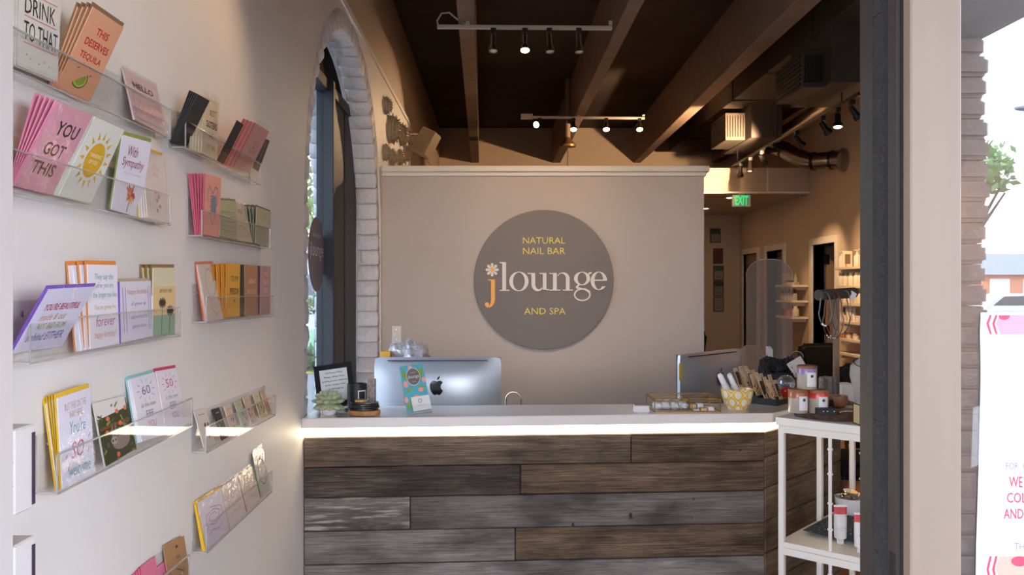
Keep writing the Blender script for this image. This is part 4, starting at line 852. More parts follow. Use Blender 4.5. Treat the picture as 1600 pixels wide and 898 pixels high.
def leafp(x0, y0, x1, y1, w, m, f=None):
    f = f or f1; dx, dy = x1 - x0, y1 - y0; l = math.hypot(dx, dy * 1.9); px_, py_ = -dy * 1.9 / l * w, dx / l * w / 1.9
    b.raw([f(x0, y0), f(x0 + dx * .4 + px_, y0 + dy * .4 + py_), f(x1, y1), f(x0 + dx * .4 - px_, y0 + dy * .4 - py_)], [(0, 1, 2, 3)], m)
for a in ((0.02, 0.9, 0.32, 0.62, .07), (0.05, 0.98, 0.3, 0.7, .04), (0.98, 0.98, 0.72, 0.6, .06), (0.75, 0.99, 0.8, 0.62, .05), (0.02, 0.42, 0.5, 0.57, .06), (0.55, 0.5, 0.99, 0.42, .06), (0.6, 0.56, 0.99, 0.5, .05), (0.06, 0.06, 0.12, 0.36, .05), (0.14, 0.04, 0.26, 0.38, .05), (0.9, 0.1, 0.98, 0.34, .05), (0.5, 0.36, 0.9, 0.26, .05), (0.6, 0.99, 0.62, 0.7, .03)): leafp(*a, GRN)
for cx_, cy_, rx_, ry_ in ((0.42, 0.95, .085, .05), (0.14, 0.62, .1, .07), (0.93, 0.66, .09, .055), (0.73, 0.47, .12, .045), (0.06, 0.3, .08, .06), (0.5, 0.34, .12, .045)):
    b.raw([f2(cx_ + rx_ * math.cos(2 * PI * i / 14), cy_ + ry_ * math.sin(2 * PI * i / 14)) for i in range(14)], [tuple(range(14))], PKT)
b.build('tulip_print', card_, fixn=False)
b = MB(); ov = lambda r1, r2, f: [f(0.5 + r1 * math.cos(2 * PI * i / 32), 0.755 + r2 * math.sin(2 * PI * i / 32)) for i in range(32)]
b.raw(ov(0.29, 0.185, f3), [tuple(range(32))], M_LBL); b.raw([p + nn * 0.0004 for p in ov(0.272, 0.173, f3)], [tuple(range(32))], mat('logo_grey', '#6d6462', 0.5)); f4 = lambda a, c: fr(a, c, 0.0036)
b.text('jlounge', f4, 0.27, 0.705, 0.74, 0.79, M_LBL); b.text('NATURAL NAIL BAR', f4, 0.38, 0.83, 0.62, 0.85, M_YEL); b.text('AND SPA', f4, 0.42, 0.64, 0.58, 0.66, M_YEL); b.build('logo_print', card_, fixn=False)
b = MB(); b.hexa([fr(a, c, z) for z in (0.012, 0.0135) for a, c in ((0.24, 0.04), (1.02, 0.04), (0.98, 0.33), (0.22, 0.33))], M_LBL); bc = b.build('business_card', t)
b = MB(); f5 = lambda a, c: fr(a, c, 0.0141); GR2 = mat('print_grey', '#a59f9d', 0.6)
b.ring([f5(0.58 + 0.09 * math.cos(2 * PI * i / 16), 0.235 + 0.047 * math.sin(2 * PI * i / 16)) for i in range(17)], [f5(0.58 + 0.05 * math.cos(2 * PI * i / 16), 0.235 + 0.026 * math.sin(2 * PI * i / 16)) for i in range(17)], nn * 0.0002, GR2); b.text('LOUNGE', f5, 0.42, 0.13, 0.78, 0.165, GR2); b.build('card_print', bc, fixn=False)
b = MB(); b.hexa([fr(a, c, z) for z in (-0.004, -0.001) for a, c in ((-0.03, 0), (1.03, 0), (1.03, 1.02), (-0.03, 1.02))], ACR); b.hexa([fr(a, c, z) for z in (-0.001, 0.02) for a, c in ((-0.03, 0), (1.03, 0), (1.03, 0.02), (-0.03, 0.02))], ACR_E); b.hexa([fr(a, c, z) for z in (0.0175, 0.02) for a, c in ((-0.03, 0.02), (1.03, 0.02), (1.03, 0.14), (-0.03, 0.14))], ACR)
b.hexa([Vector((fr(a, 0, 0).x, 3.44 + .06 * a + dy, ZT_)) for a, dy in ((0, 0), (1, 0), (1, .06), (0, .06))] + [Vector((fr(a, 0, 0).x, 3.44 + .06 * a + dy, ZT_ + .004)) for a, dy in ((0, 0), (1, 0), (1, .06), (0, .06))], ACR_E); b.build('acrylic_holder', t)
# ================================================================== CARD RACKS ON THE LEFT WALL
def bump_clear(name, base, edge, rough, strength, scale, milky=0.0):
    m = clear_mat(name, '#ffffff', base, edge, rough, milky); nt = m.node_tree
    t = nt.nodes.new('ShaderNodeTexCoord'); n = nt.nodes.new('ShaderNodeTexNoise'); n.inputs['Scale'].default_value = scale; n.inputs['Detail'].default_value = 2; n.inputs['Distortion'].default_value = 1.5
    bp = nt.nodes.new('ShaderNodeBump'); bp.inputs['Strength'].default_value = strength; bp.inputs['Distance'].default_value = 0.01
    nt.links.new(t.outputs['Object'], n.inputs['Vector']); nt.links.new(n.outputs[0], bp.inputs['Height'])
    for x in nt.nodes:
        if x.type == 'BSDF_GLOSSY': nt.links.new(bp.outputs[0], x.inputs['Normal'])
    return m
SLEEVE = bump_clear('card_sleeve', 0.02, 0.16, 0.10, 0.30, 22)
XFR = XW + 0.04
def rack(label, x0, y0, x1, y1, lip=0.066, back=0.10):
    a = PX(x0, y0, XFR); c = PX(x1, y1, XFR); L = (c - a)
    t = thing('card_rack', label, 'card rack', (XW, (a.y + c.y) / 2, min(a.z, c.z) - 0.003), group='clear acrylic card racks on the left wall')
    th = 0.003; up = Vector((0, 0, 1)); inx = Vector((1, 0, 0)); wl_ = Vector((XW, a.y, a.z)); 
    def slab_(o, e1, e2, e3, m): 
        q = MB(); o = Vector(o); q.hexa([o, o + e1, o + e1 + e2, o + e2, o + e3, o + e1 + e3, o + e1 + e2 + e3, o + e2 + e3], m); return q
    W0 = wl_ + inx * 0.001
    slab_(W0, inx * th, L, up * back, ACR).build('back_plate', t)
    tr = slab_(W0 + inx * th, inx * (0.04 - 2 * th), L, up * th, ACR).build('tray', t)
    fl = slab_(W0 + inx * (0.04 - th), inx * th, L, up * lip, ACR).build('front_lip', t)
    e = 0.0022  # milky strips along the rack edges: their highlight is put into the colour
    slab_(W0 + inx * (0.04 - th - 0.0004) + up * lip, inx * (th + 0.0008), L, up * e, ACR_E).build('lip_edge_highlight', fl)
    slab_(W0 + inx * (0.04 - th) - up * e, inx * (th + 0.001), L, up * e, ACR_E).build('bend_edge_highlight', tr)
    for k, s_ in ((0, -1), (1, 1)):
        q = W0 + L * k - L.normalized() * (0 if s_ < 0 else -0.0002) + (L.normalized() * (-e if s_ < 0 else 0))
        slab_(q + inx * (0.04 - th), inx * th, L.normalized() * e, up * lip, ACR_E).build('lip_end_highlight', fl)
        slab_(q, inx * 0.04, L.normalized() * e, up * th, ACR_E).build('tray_end_highlight', tr)
        slab_(q, inx * th, L.normalized() * e, up * back, ACR_E).build('back_end_highlight', t)
    for k in (0.06, 0.94):
        p = W0 + L * k + up * (back - 0.022) + inx * th; q = MB(); q.lathe([(0.0, 0), (0.005, 0), (0.005, 0.002), (0.0, 0.003)], p, M_CHROME, n=10, ax=(1, 0, 0)); q.build('screw', t, smooth=True)
    return t
NR = {'A': 'near the doorway', 'B': 'beside the arch'}
rack('clear acrylic card rack near the doorway, top of its column', 14, 106, 266, 216)
rack('clear acrylic card rack near the doorway, second from top', 14, 298, 266, 351)
rack('clear acrylic card rack near the doorway, third from top', 48, 567, 281, 524)
rack('clear acrylic card rack near the doorway, second from bottom', 90, 771, 300, 664)
rack('clear acrylic card rack near the doorway at the bottom with pink cards', 78, 1113, 296, 909)
rack('clear acrylic card rack beside the arch, top of its column', 290.5, 231, 408, 289)
rack('clear acrylic card rack beside the arch, second from top', 316, 369, 422, 388)
rack('clear acrylic card rack beside the arch, third from top', 323, 504, 429, 493)
rack('clear acrylic card rack beside the arch with small gift tags', 322, 707, 430, 648)
rack('clear acrylic card rack beside the arch, bottom of its column', 323, 863, 425, 767)

def cmat(c): return mat('card_' + c.lstrip('#'), c, 0.6, coat=0.0)
INK = lambda c: mat('ink_' + c.lstrip('#'), c, 0.6)
def corners(TL, TR, BL, BR, Xb):
    bl = PX(BL[0], BL[1], Xb); br = PX(BR[0], BR[1], Xb); out = [bl, br]
    for q, bt in ((TR, br), (TL, bl)):
        p = P(q[0], q[1], bt.y); p.x = max(p.x, XW + 0.006); out.append(p)
    nn_ = (br - bl).cross(out[3] - bl).normalized(); out[2] = out[2] - nn_ * (out[2] - bl).dot(nn_)      # keep the card flat
    return out                                     # bl br tr tl
def card(label, TL, TR, BL, BR, col, text=(), env=None, behind=0, dT=(-8, -4), dB=(-7, -2), Xb=-0.785, sleeve=None, art=None, blabel=None, bcol=None, group=None, name='greeting_card', side=None, flap=0.05):
    group = group or 'greeting cards in the wall racks'
    def one(k, first):
        sx = lambda q, d: (q[0] + d[0] * k, q[1] + d[1] * k)
        c = corners(sx(TL, dT), sx(TR, dT), sx(BL, dB), sx(BR, dB), Xb - 0.0022 * min(k, 4) * (1 if Xb > -0.79 else 0.3)); bl, br, tr, tl = c
        n = (br - bl).cross(tl - bl).normalized()
        fr = lambda u, v, off=0.0: bl * (1 - u) * (1 - v) + br * u * (1 - v) + tr * u * v + tl * (1 - u) * v + n * off
        t = thing(name, label if first else ('%s %s back behind the %s' % (('first', 'second', 'third', 'fourth', 'fifth', 'sixth', 'seventh')[k - 1], name.split('_')[-1], label)), 'greeting card' if name == 'greeting_card' else name.replace('_', ' '), (bl + br) / 2, group=group)
        th = 0.0022; q = MB(); q.hexa([fr(u, v, z) for z in (-th, 0) for u, v in ((0, 0), (1, 0), (1, 1), (0, 1))], cmat(col if first or not bcol else bcol)); q.build('folded_card', t)
        if env:
            q = MB(); q.hexa([fr(u, v, z) for z in (-th - 0.0016, -th - 0.0002) for u, v in ((-0.03, 0.0), (1.0, 0.0), (1.0, 1.05), (-0.03, 1.05))], cmat(env)); q.build('envelope', t)
        if side:
            q = MB(); q.hexa([fr(u, v, z) for z in (-th, 0.0002) for u, v in ((-0.045, 0), (-0.001, 0), (-0.001, 1), (-0.045, 1))], cmat(side)); q.build('card_fold', t)
        if first and (text or art):
            q = MB(); f = lambda u, v: fr(u, v, 0.0006)
            for s_ in text:
                st = s_[6] if len(s_) > 6 else {}; q.text(s_[0], f, s_[1], s_[2], s_[3], s_[4], INK(s_[5]), **st)
            if art: art(q, fr)
            q.build('print', t, fixn=False)
        if sleeve and (first or k <= 1):
            q = MB(); q.raw([fr(-0.02, 0, 0.0022), fr(1.02, 0, 0.0022), fr(1.02, 1 + flap, 0.0022), fr(-0.02, 1 + flap, 0.0022)], [(0, 1, 2, 3)], SLEEVE); q.build('sleeve', t, fixn=False)
    for k in range(behind, 0, -1): one(k, False)
    one(0, True)
BOLD = {'bold': 0.02}; IT = {'shear': 0.25}; ITB = {'shear': 0.25, 'bold': 0.012}
def ellp(q, fr, cx, cy, rx, ry, c, off=0.0006, n=24): q.raw([fr(cx + rx * math.cos(2 * PI * i / n), cy + ry * math.sin(2 * PI * i / n), off) for i in range(n)], [tuple(range(n))], INK(c))
def line(q, fr, x0, y0, x1, y1, w, c, off=0.0007):
    dx, dy = x1 - x0, y1 - y0; l = math.hypot(dx, dy) or 1; px, py = -dy / l * w / 2, dx / l * w / 2
    q.raw([fr(x0 + px, y0 + py, off), fr(x0 - px, y0 - py, off), fr(x1 - px, y1 - py, off), fr(x1 + px, y1 + py, off)], [(0, 1, 2, 3)], INK(c))
def scribble(q, fr, pts, w, c):
    for a, d in zip(pts, pts[1:]): line(q, fr, a[0], a[1], d[0], d[1], w, c)
# --- top rack near the doorway
def a_drink(q, fr):
    for y in (0.80, 0.55, 0.27): line(q, fr, 0.12, y, 0.9, y - 0.0, 0.012, '#d98a8a')
    for x, y in ((0.2, 0.15), (0.3, 0.12), (0.5, 0.1), (0.62, 0.14), (0.75, 0.11)): ellp(q, fr, x, y, 0.012, 0.008, '#6a6460')
card('white I\'LL DRINK TO THAT card in the top rack', (33, -48), (101, -14), (26, 101), (90, 128), '#dcd5ca', [("I'LL", .15, .83, .6, .95, '#2a2624'), ('DRINK', .12, .58, .86, .76, '#2a2624'), ('TO THAT', .12, .30, .94, .50, '#2a2624')], behind=2, dT=(-5, 0), dB=(-4, 0), Xb=-0.775, sleeve=True, art=a_drink)
def a_lime(q, fr):
    for s_, c, o in ((1.0, '#3f4a24', .0006), (0.88, '#b9c24a', .0009), (0.66, '#8f9c34', .0012)):
        pts = []
        for i in range(13):
            a = math.radians(200 + 180 * i / 12); pts.append((0.46 + s_ * 0.22 * math.cos(a + 0.35), 0.20 + s_ * 0.10 * math.sin(a + 0.35) * 1.2))
        q.raw([fr(x, y, o) for x, y in pts], [tuple(range(13))], INK(c))
    for x, y in ((0.28, 0.3), (0.36, 0.37), (0.56, 0.36), (0.68, 0.27)): line(q, fr, x, y, x + 0.04, y + 0.02, 0.014, '#4a3a30')
card('peach THIS DESERVES TEQUILA card in the top rack', (146, 11), (193, 43), (89, 135), (140, 159), '#e2a17c', [('THIS', .34, .74, .72, .83, '#c8322c', BOLD), ('DESERVES', .16, .585, .88, .675, '#c8322c', BOLD), ('TEQUILA', .17, .42, .82, .51, '#c8322c', BOLD)], behind=3, dT=(-8, 0), dB=(-4, 0), Xb=-0.787, env='#8c6b4a', art=a_lime)
def a_hello(q, fr):
    for x0, y0, x1, y1 in ((.1, .08, .9, .08), (.1, .6, .9, .6), (.1, .08, .1, .6), (.9, .08, .9, .6)): line(q, fr, x0, y0, x1, y1, 0.012, '#a58f9a')
    scribble(q, fr, [(0.2, .3), (.3, .48), (.34, .3), (.42, .44), (.48, .3), (.56, .46), (.6, .3), (.7, .42), (.8, .28)], 0.012, '#cf8f98'); scribble(q, fr, [(0.22, .2), (.35, .26), (.5, .2), (.66, .27), (.8, .2)], 0.012, '#cf8f98')
card('pale pink HELLO card at the top rack end', (189.5, 107), (237, 134), (211, 187), (262, 213), '#dfc3c2', [('HELLO', .2, .71, .82, .83, '#3a3440', BOLD)], behind=1, dT=(-3, -1), dB=(-2, 0), Xb=-0.768, sleeve=True, art=a_hello)
# --- second rack
card('pink YOU GOT THIS card in the second rack', (90.5, 158), (146, 181), (22, 290), (80.7, 305), '#d795a3', [('YOU', .28, .66, .86, .82, '#3a2f33', BOLD), ('GOT', .22, .42, .76, .57, '#6a4a38', BOLD), ('THIS', .16, .19, .76, .34, '#6a4a38', BOLD)], behind=4, dT=(-8, -3), dB=(-1.5, 0), Xb=-0.787, sleeve=True, side='#e58aa6', flap=0.02)
def a_sun(q, fr):
    for k in range(16):
        a = 2 * PI * k / 16; d = (math.cos(a), math.sin(a)); s_ = (-d[1], d[0])
        q.raw([fr(.5 + d[0] * .33 + s_[0] * .035, .52 + (d[1] * .33 + s_[1] * .035) * .8, .0006), fr(.5 + d[0] * .33 - s_[0] * .035, .52 + (d[1] * .33 - s_[1] * .035) * .8, .0006), fr(.5 + d[0] * .46, .52 + d[1] * .46 * .8, .0006)], [(0, 1, 2)], INK('#dba92c'))
    ellp(q, fr, .5, .52, .27, .22, '#d9a51e', 0.0005)
card('white card with a yellow sun in the second rack', (149, 182.6), (196, 203.5), (92, 306.5), (142, 318), '#ddd8cc', [('THINKING', .31, .55, .69, .60, '#f2e7c4'), ('OF YOU', .36, .47, .64, .52, '#f2e7c4')], behind=2, dT=(-5, -2), dB=(-4, -1), Xb=-0.785, art=a_sun)
def a_mum(q, fr):
    rd_ = random.Random(2); line(q, fr, .5, .02, .56, .24, .03, '#8a9a6a')
    for k in range(26):
        a = rd_.uniform(0, 6.28); r = rd_.uniform(.05, .16); line(q, fr, .55, .26, .55 + math.cos(a) * r * 1.2, .28 + math.sin(a) * r, .035, rd_.choice(['#c8455c', '#d9703c', '#dca03a', '#b8405a']), 0.0007 + k * 0.00002)
card('white With Sympathy card in the second rack', (192, 212), (235, 224), (174, 327), (217, 340), '#e4deea', [('With', .25, .76, .6, .9, '#9a3c58', IT), ('Sympathy', .1, .58, .88, .74, '#9a3c58', IT), ('in your sorrow', .22, .51, .82, .55, '#b5aebb')], behind=1, dT=(2, -1), dB=(0, 0), Xb=-0.785, env='#8b9a45', art=a_mum)
def a_flor(q, fr):
    for x, y in ((.45, .42), (.6, .36), (.5, .3), (.62, .22), (.48, .15)): ellp(q, fr, x, y, .05, .03, '#c07a78')
    scribble(q, fr, [(.4, .75), (.5, .82), (.6, .74), (.7, .8)], .012, '#c9a5a8'); scribble(q, fr, [(.4, .66), (.5, .7), (.65, .65)], .012, '#c9a5a8')
card('pale blossom card at the end of the second rack', (222, 233), (254, 244), (231, 340), (264, 349.6), '#e3d5d0', [], behind=3, dT=(-3, 0), dB=(-4, 0), Xb=-0.77, env='#d8b63c', sleeve=True, art=a_flor)
# --- third rack
card('slanting YOU\'RE BEAUTIFUL card with purple envelope', (75, 452.5), (146, 446.6), (17.5, 553), (96, 541), '#ddd6e8', [("YOU'RE BEAUTIFUL", .14, .66, .86, .77, '#b8404e', ITB), ('inside & out', .16, .50, .68, .61, '#cfa079', IT), ('NOT BAD FROM', .2, .35, .78, .45, '#b9b44a', IT), ('behind EITHER.', .12, .17, .86, .30, '#6a64a8', IT)], env='#7d55b8', Xb=-0.787, sleeve=True, side='#7d55b8', flap=0.09)
card('tall THEY SAY card with orange envelope', (137, 413), (182, 414), (141.5, 545), (187, 536.6), '#e6e0e8', [('They say the', .2, .80, .84, .89, '#7aa39c', IT), ('cleaner you are,', .16, .70, .84, .78, '#7aa39c', IT), ('the longer you live.', .14, .58, .94, .67, '#7aa39c', IT), ('You are gonna live', .16, .44, .9, .51, '#b3b55a', IT), ('forever', .2, .25, .86, .38, '#b05a92', IT), ('happy birthday!', .14, .09, .88, .19, '#d08a62', IT)], behind=3, dT=(-11.5, 0.5), dB=(-7, 1.5), Xb=-0.772, env='#e08a3c')
card('white HAPPY BIRTHDAY card edged in purple beside the tall card', (187, 440), (234.5, 438.5), (189, 535.5), (239, 525), '#e2dcea', [('Happy birthday!', .2, .76, .86, .87, '#d59a80', IT), ('all grown up', .32, .57, .78, .65, '#8f86c0', IT), ('and wonderful', .3, .36, .84, .44, '#9a94b8', IT), ('party time', .34, .18, .76, .26, '#9a8fc4', IT)], Xb=-0.772, env='#b9a58a', sleeve=True, side='#7d55b8', art=lambda q, fr: [line(q, fr, x, .15, x - .03, .9, .012, '#8d7cc4') for x in (.1, .18, .88, .95)])
def a_palm(q, fr):
    q.raw([fr(0, 0, .0004), fr(1, 0, .0004), fr(1, .3, .0004), fr(0, .3, .0004)], [(0, 1, 2, 3)], INK('#8fae94')); q.raw([fr(0, .3, .0004), fr(1, .3, .0004), fr(1, .72, .0004), fr(0, .72, .0004)], [(0, 1, 2, 3)], INK('#e0c08c'))
    for x, y in ((.4, .48), (.76, .36)):
        line(q, fr, x - .04, .02, x, y, .02, '#4a3f38')
        for k in range(11): a = 2 * PI * k / 11; line(q, fr, x, y, x + math.cos(a) * .16, y + math.sin(a) * .08, .035, '#4a4038')
card('beach card with two palms in the third rack', (239.6, 418), (273, 418), (239, 525), (273, 521.5), '#d8cfae', [('BIRTHDAY VIBES', .28, .63, .84, .68, '#5a4a42')], behind=3, dT=(-8, 0), dB=(-2, 0), Xb=-0.772, env='#8d7148', art=a_palm, bcol='#cdbb8a')
# --- fourth rack
card('YOU\'RE SO WELCOME card with yellow envelope', (90, 622), (141, 605), (98, 763), (148, 739), '#e0dbe8', [('BUT THIS ON THE', .18, .83, .84, .91, '#c7a58e'), ('WAY HERE', .3, .73, .72, .81, '#c7a58e'), ("You're", .3, .55, .78, .70, '#7aa7b2', IT), ('SO', .3, .27, .7, .46, '#c2548e', {'shear': .3}), ('welcome', .2, .08, .88, .22, '#7aa7b2', IT)], behind=7, dT=(-4.2, 1.2), dB=(-1.0, 0.6), Xb=-0.764, env='#e2b524', sleeve=True, art=lambda q, fr: [line(q, fr, a, b_, a + .06, b_ + .04, .012, '#c2548e') for a, b_ in ((.12, .3), (.85, .45), (.16, .16), (.8, .28))])
def a_sloth(q, fr):
    rd_ = random.Random(8); line(q, fr, .02, .58, .98, .6, .05, '#7a4a2a')
    for k in range(34): x, y = rd_.random(), rd_.random(); line(q, fr, x, y, min(1, max(0, x + rd_.uniform(-.14, .14))), min(1, max(0, y + rd_.uniform(-.1, .1))), .04, rd_.choice(['#6f8038', '#8a9a44', '#4f6030']), .0005)
    for x in (.34, .44, .74): line(q, fr, x, .32, x + .06, .62, .05, '#8d7a72')
    ellp(q, fr, .58, .26, .28, .12, '#93827a', .0009); ellp(q, fr, .36, .33, .1, .07, '#b8aaa0', .0011); 
    for x in (.32, .41): ellp(q, fr, x, .335, .025, .02, '#3a2f2a', .0013)
    for x, y in ((.3, .72), (.62, .8), (.9, .82), (.65, .58), (.9, .4), (.4, .08), (.2, .5)): ellp(q, fr, x, y, .06, .045, '#e0704a', .0012, 6)
card('dark green jungle card with a hanging sloth', (142.5, 633), (183, 621), (167, 728), (213, 700), '#3a3d22', [], behind=1, dT=(-1, -3), dB=(-3, 2), Xb=-0.768, art=a_sloth, bcol='#d8d2cc')
def eff(n, c1): return [(n, .34, .70, .68, .84, c1), ('is the new', .22, .51, .82, .58, '#8a9a62', IT), ('EFF', .36, .34, .64, .45, '#7a7488'), ('YOU', .36, .18, .68, .29, '#b0566e')]
rays = lambda c: (lambda q, fr: [line(q, fr, .5 + math.cos(a) * .26, .77 + math.sin(a) * .13, .5 + math.cos(a) * .36, .77 + math.sin(a) * .18, .012, c) for a in [PI * k / 5 for k in range(10)]])
card('white 60 IS THE NEW card with teal envelope', (200, 592), (237, 581), (222, 690), (260, 677.6), '#e3dde6', eff('60', '#6a6a92'), behind=2, dT=(-4, 1), dB=(-3, 1), Xb=-0.768, env='#8fbfbd', art=rays('#8a86a8'))
card('white 50 IS THE NEW card with magenta envelope', (237, 580), (266, 574), (261, 676), (292, 662), '#e3dae2', eff('50', '#c0567e'), Xb=-0.768, env='#c43a66', art=rays('#c87a94'))
# --- bottom rack near the doorway
card('kraft brown hang tag at the bottom rack', (251, 852), (269.7, 837), (277, 957), (303, 933), '#a87e54', [('WE', .38, .72, .62, .78, '#5a4030')], behind=1, dT=(-8, 0), dB=(-6, 0), Xb=-0.768, name='hang_tag', art=lambda q, fr: [ellp(q, fr, .5, .91, .07, .025, '#2a1c14'), line(q, fr, .3, .6, .7, .5, .02, '#5a4030'), line(q, fr, .55, .5, .6, .4, .03, '#e8c890')])
card('front pink paper card in the bottom rack', (242, 888), (264, 868.6), (262, 992), (285, 972), '#d9789a', [('ALL YOU', .3, .8, .8, .86, '#8a3a58')], behind=3, dT=(-5, 3), dB=(-5, 4), Xb=-0.766, side='#c9304e')
card('second bundle pink paper card in the bottom rack', (212, 886), (236, 868), (236, 1005), (259, 985), '#d8708f', [], behind=3, dT=(-5, 4), dB=(-5, 4), Xb=-0.77, side='#c9304e')
# --- column beside the arch, top rack
card('cream SISTERS card in the top rack beside the arch', (318, 151), (343.6, 161), (315, 239), (339, 251), '#d6c7ae', [('BEST', .42, .72, .84, .82, '#4a4038'), ('SISTERS', .22, .50, .92, .62, '#4a4038', BOLD), ('EST 1991', .3, .14, .8, .20, '#7a6a58')], behind=4, dT=(-4, -2), dB=(-4.6, -1.4), Xb=-0.766, sleeve=True, flap=0.1, art=lambda q, fr: [line(q, fr, .42, .34, .66, .42, .02, '#4a4038'), line(q, fr, .42, .42, .66, .34, .02, '#4a4038')])
card('black tassel bookmark in the top arch rack', (309, 147), (333, 160), (270, 225), (292, 229), '#2c2a2c', [], behind=4, dT=(-3, -1.5), dB=(-1, -0.4), Xb=-0.786, name='bookmark', art=lambda q, fr: [scribble(q, fr, [(.15, .1), (.5, .3), (.3, .2), (.7, .12)], .03, '#5a4638')])
card('small black bookmark with cord between the sisters and pink cards', (371, 188), (386, 197.5), (339.4, 251), (350, 256), '#221f20', [], Xb=-0.78, name='bookmark', art=lambda q, fr: [scribble(q, fr, [(.3, .3), (.8, .34), (.3, .22), (.8, .2), (.4, .1)], .05, '#5a4638')])
card('pink lettered card in the top rack by the arch', (399, 192), (414, 202), (365, 261), (389, 270), '#cf8f8a', [('HEY', .4, .58, .8, .66, '#8a6a70'), ('BABE', .36, .40, .8, .48, '#8a6a70')], behind=3, dT=(-5.5, -2), dB=(-6, -1.5), Xb=-0.782, side='#c0403c', sleeve=True, flap=0.12, art=lambda q, fr: ellp(q, fr, .55, .53, .05, .025, '#c8504a'))
card('dark grey bookmark at the end of the top rack beside the arch', (412, 215), (422.6, 220), (395, 262), (404, 268), '#3f3d3c', [], Xb=-0.775, name='bookmark', art=lambda q, fr: line(q, fr, .4, .1, .6, .9, .08, '#7a7470'))
# --- second rack beside the arch
def a_bottle(q, fr):
    scribble(q, fr, [(.2, .55), (.18, .72), (.3, .82), (.42, .72), (.5, .7), (.62, .82), (.78, .8), (.8, .6), (.7, .5)], .03, '#8a7f8e')
    for k in range(10): line(q, fr, .34 + .03 * (k % 3), .38 + .03 * k, .7, .4 + .03 * k, .022, '#5f7f96')
    scribble(q, fr, [(.3, .38), (.72, .4), (.52, .18), (.3, .38)], .028, '#8a8796')
card('salmon pink card with a blue drawing', (320.5, 271), (343.6, 278), (317.6, 366), (343, 371), '#e0998a', [], behind=5, dT=(-5, 0), dB=(-2.2, 0), Xb=-0.768, side='#c85a72', art=a_bottle, bcol='#e08a98')
card('olive green glossy card beside the salmon pink card', (343.6, 312), (361, 314), (343.5, 369), (369, 374.5), '#a8a583', [], Xb=-0.766, sleeve=True, env='#57705a', art=lambda q, fr: [line(q, fr, .1, .2 + .12 * k, .9, .18 + .13 * k, .014, '#77784f') for k in range(5)])
card('silver sleeved card leaning in the middle beside the arch', (353, 311), (380.5, 319), (370, 375), (395, 379), '#b5aa9c', [], Xb=-0.766, sleeve=True, side='#4f6a52', art=lambda q, fr: [scribble(q, fr, [(.2, .3), (.5, .42), (.8, .28)], .02, '#8f8270'), ellp(q, fr, .6, .75, .15, .08, '#9a9088')])
card('grey-green card at the second rack end by the arch', (401.5, 323), (422, 331), (399, 380), (421, 386), '#a7a288', [('GOOD', .2, .58, .85, .68, '#c4bf9f')], behind=3, dT=(-6, -0.5), dB=(-1.5, -0.3), Xb=-0.766, env='#3f4a34', sleeve=True)
# --- third rack beside the arch
card('white card with a fine feather drawing', (308.5, 413), (332.5, 412), (324.5, 502), (348.6, 498), '#dccdc4', [], behind=2, dT=(-4, 0), dB=(-2, 0), Xb=-0.768, env='#d9754c', sleeve=True, art=lambda q, fr: [scribble(q, fr, [(.55 + .28 * math.cos(a), .66 + .25 * math.sin(a)) for a in [2 * PI * k / 16 for k in range(17)]], .014, '#8f8078'), scribble(q, fr, [(.45, .4), (.4, .2), (.6, .1), (.8, .14)], .014, '#8f8078')])
card('yellow TO MY PERSON card beside the arch', (355, 411), (374.4, 412), (354, 495.6), (374.4, 494), '#dba13a', [('TO MY', .28, .66, .86, .77, '#5a4a2c'), ('PERSON', .2, .42, .9, .54, '#5a4a2c', BOLD)], behind=3, dT=(-8, 0.5), dB=(-5, 0.6), Xb=-0.77, side='#c9822c', art=lambda q, fr: ellp(q, fr, .58, .3, .06, .025, '#6a5a2c'), bcol='#d9952f')
card('tan brown card with pale lettering beside the yellow card', (382.5, 413), (401, 414.5), (383, 494), (403, 492), '#a97a5c', [('dad', .3, .64, .8, .74, '#d8c0a0', IT), ('BIRTHDAY', .18, .43, .9, .52, '#d2b48c')], behind=2, dT=(-3.5, 0), dB=(-3, 0.3), Xb=-0.77, bcol='#3f332c')
card('dusty mauve card at the third rack end by the arch', (408, 415), (422, 416), (407, 491), (422, 490), '#b58a86', [('MY', .35, .8, .7, .87, '#d6b6ae'), ('BEST', .25, .62, .8, .70, '#d6b6ae'), ('GAL', .35, .46, .75, .54, '#d6b6ae')], behind=2, dT=(-3.5, 0), dB=(-2, 0.2), Xb=-0.77, bcol='#5f3f52')
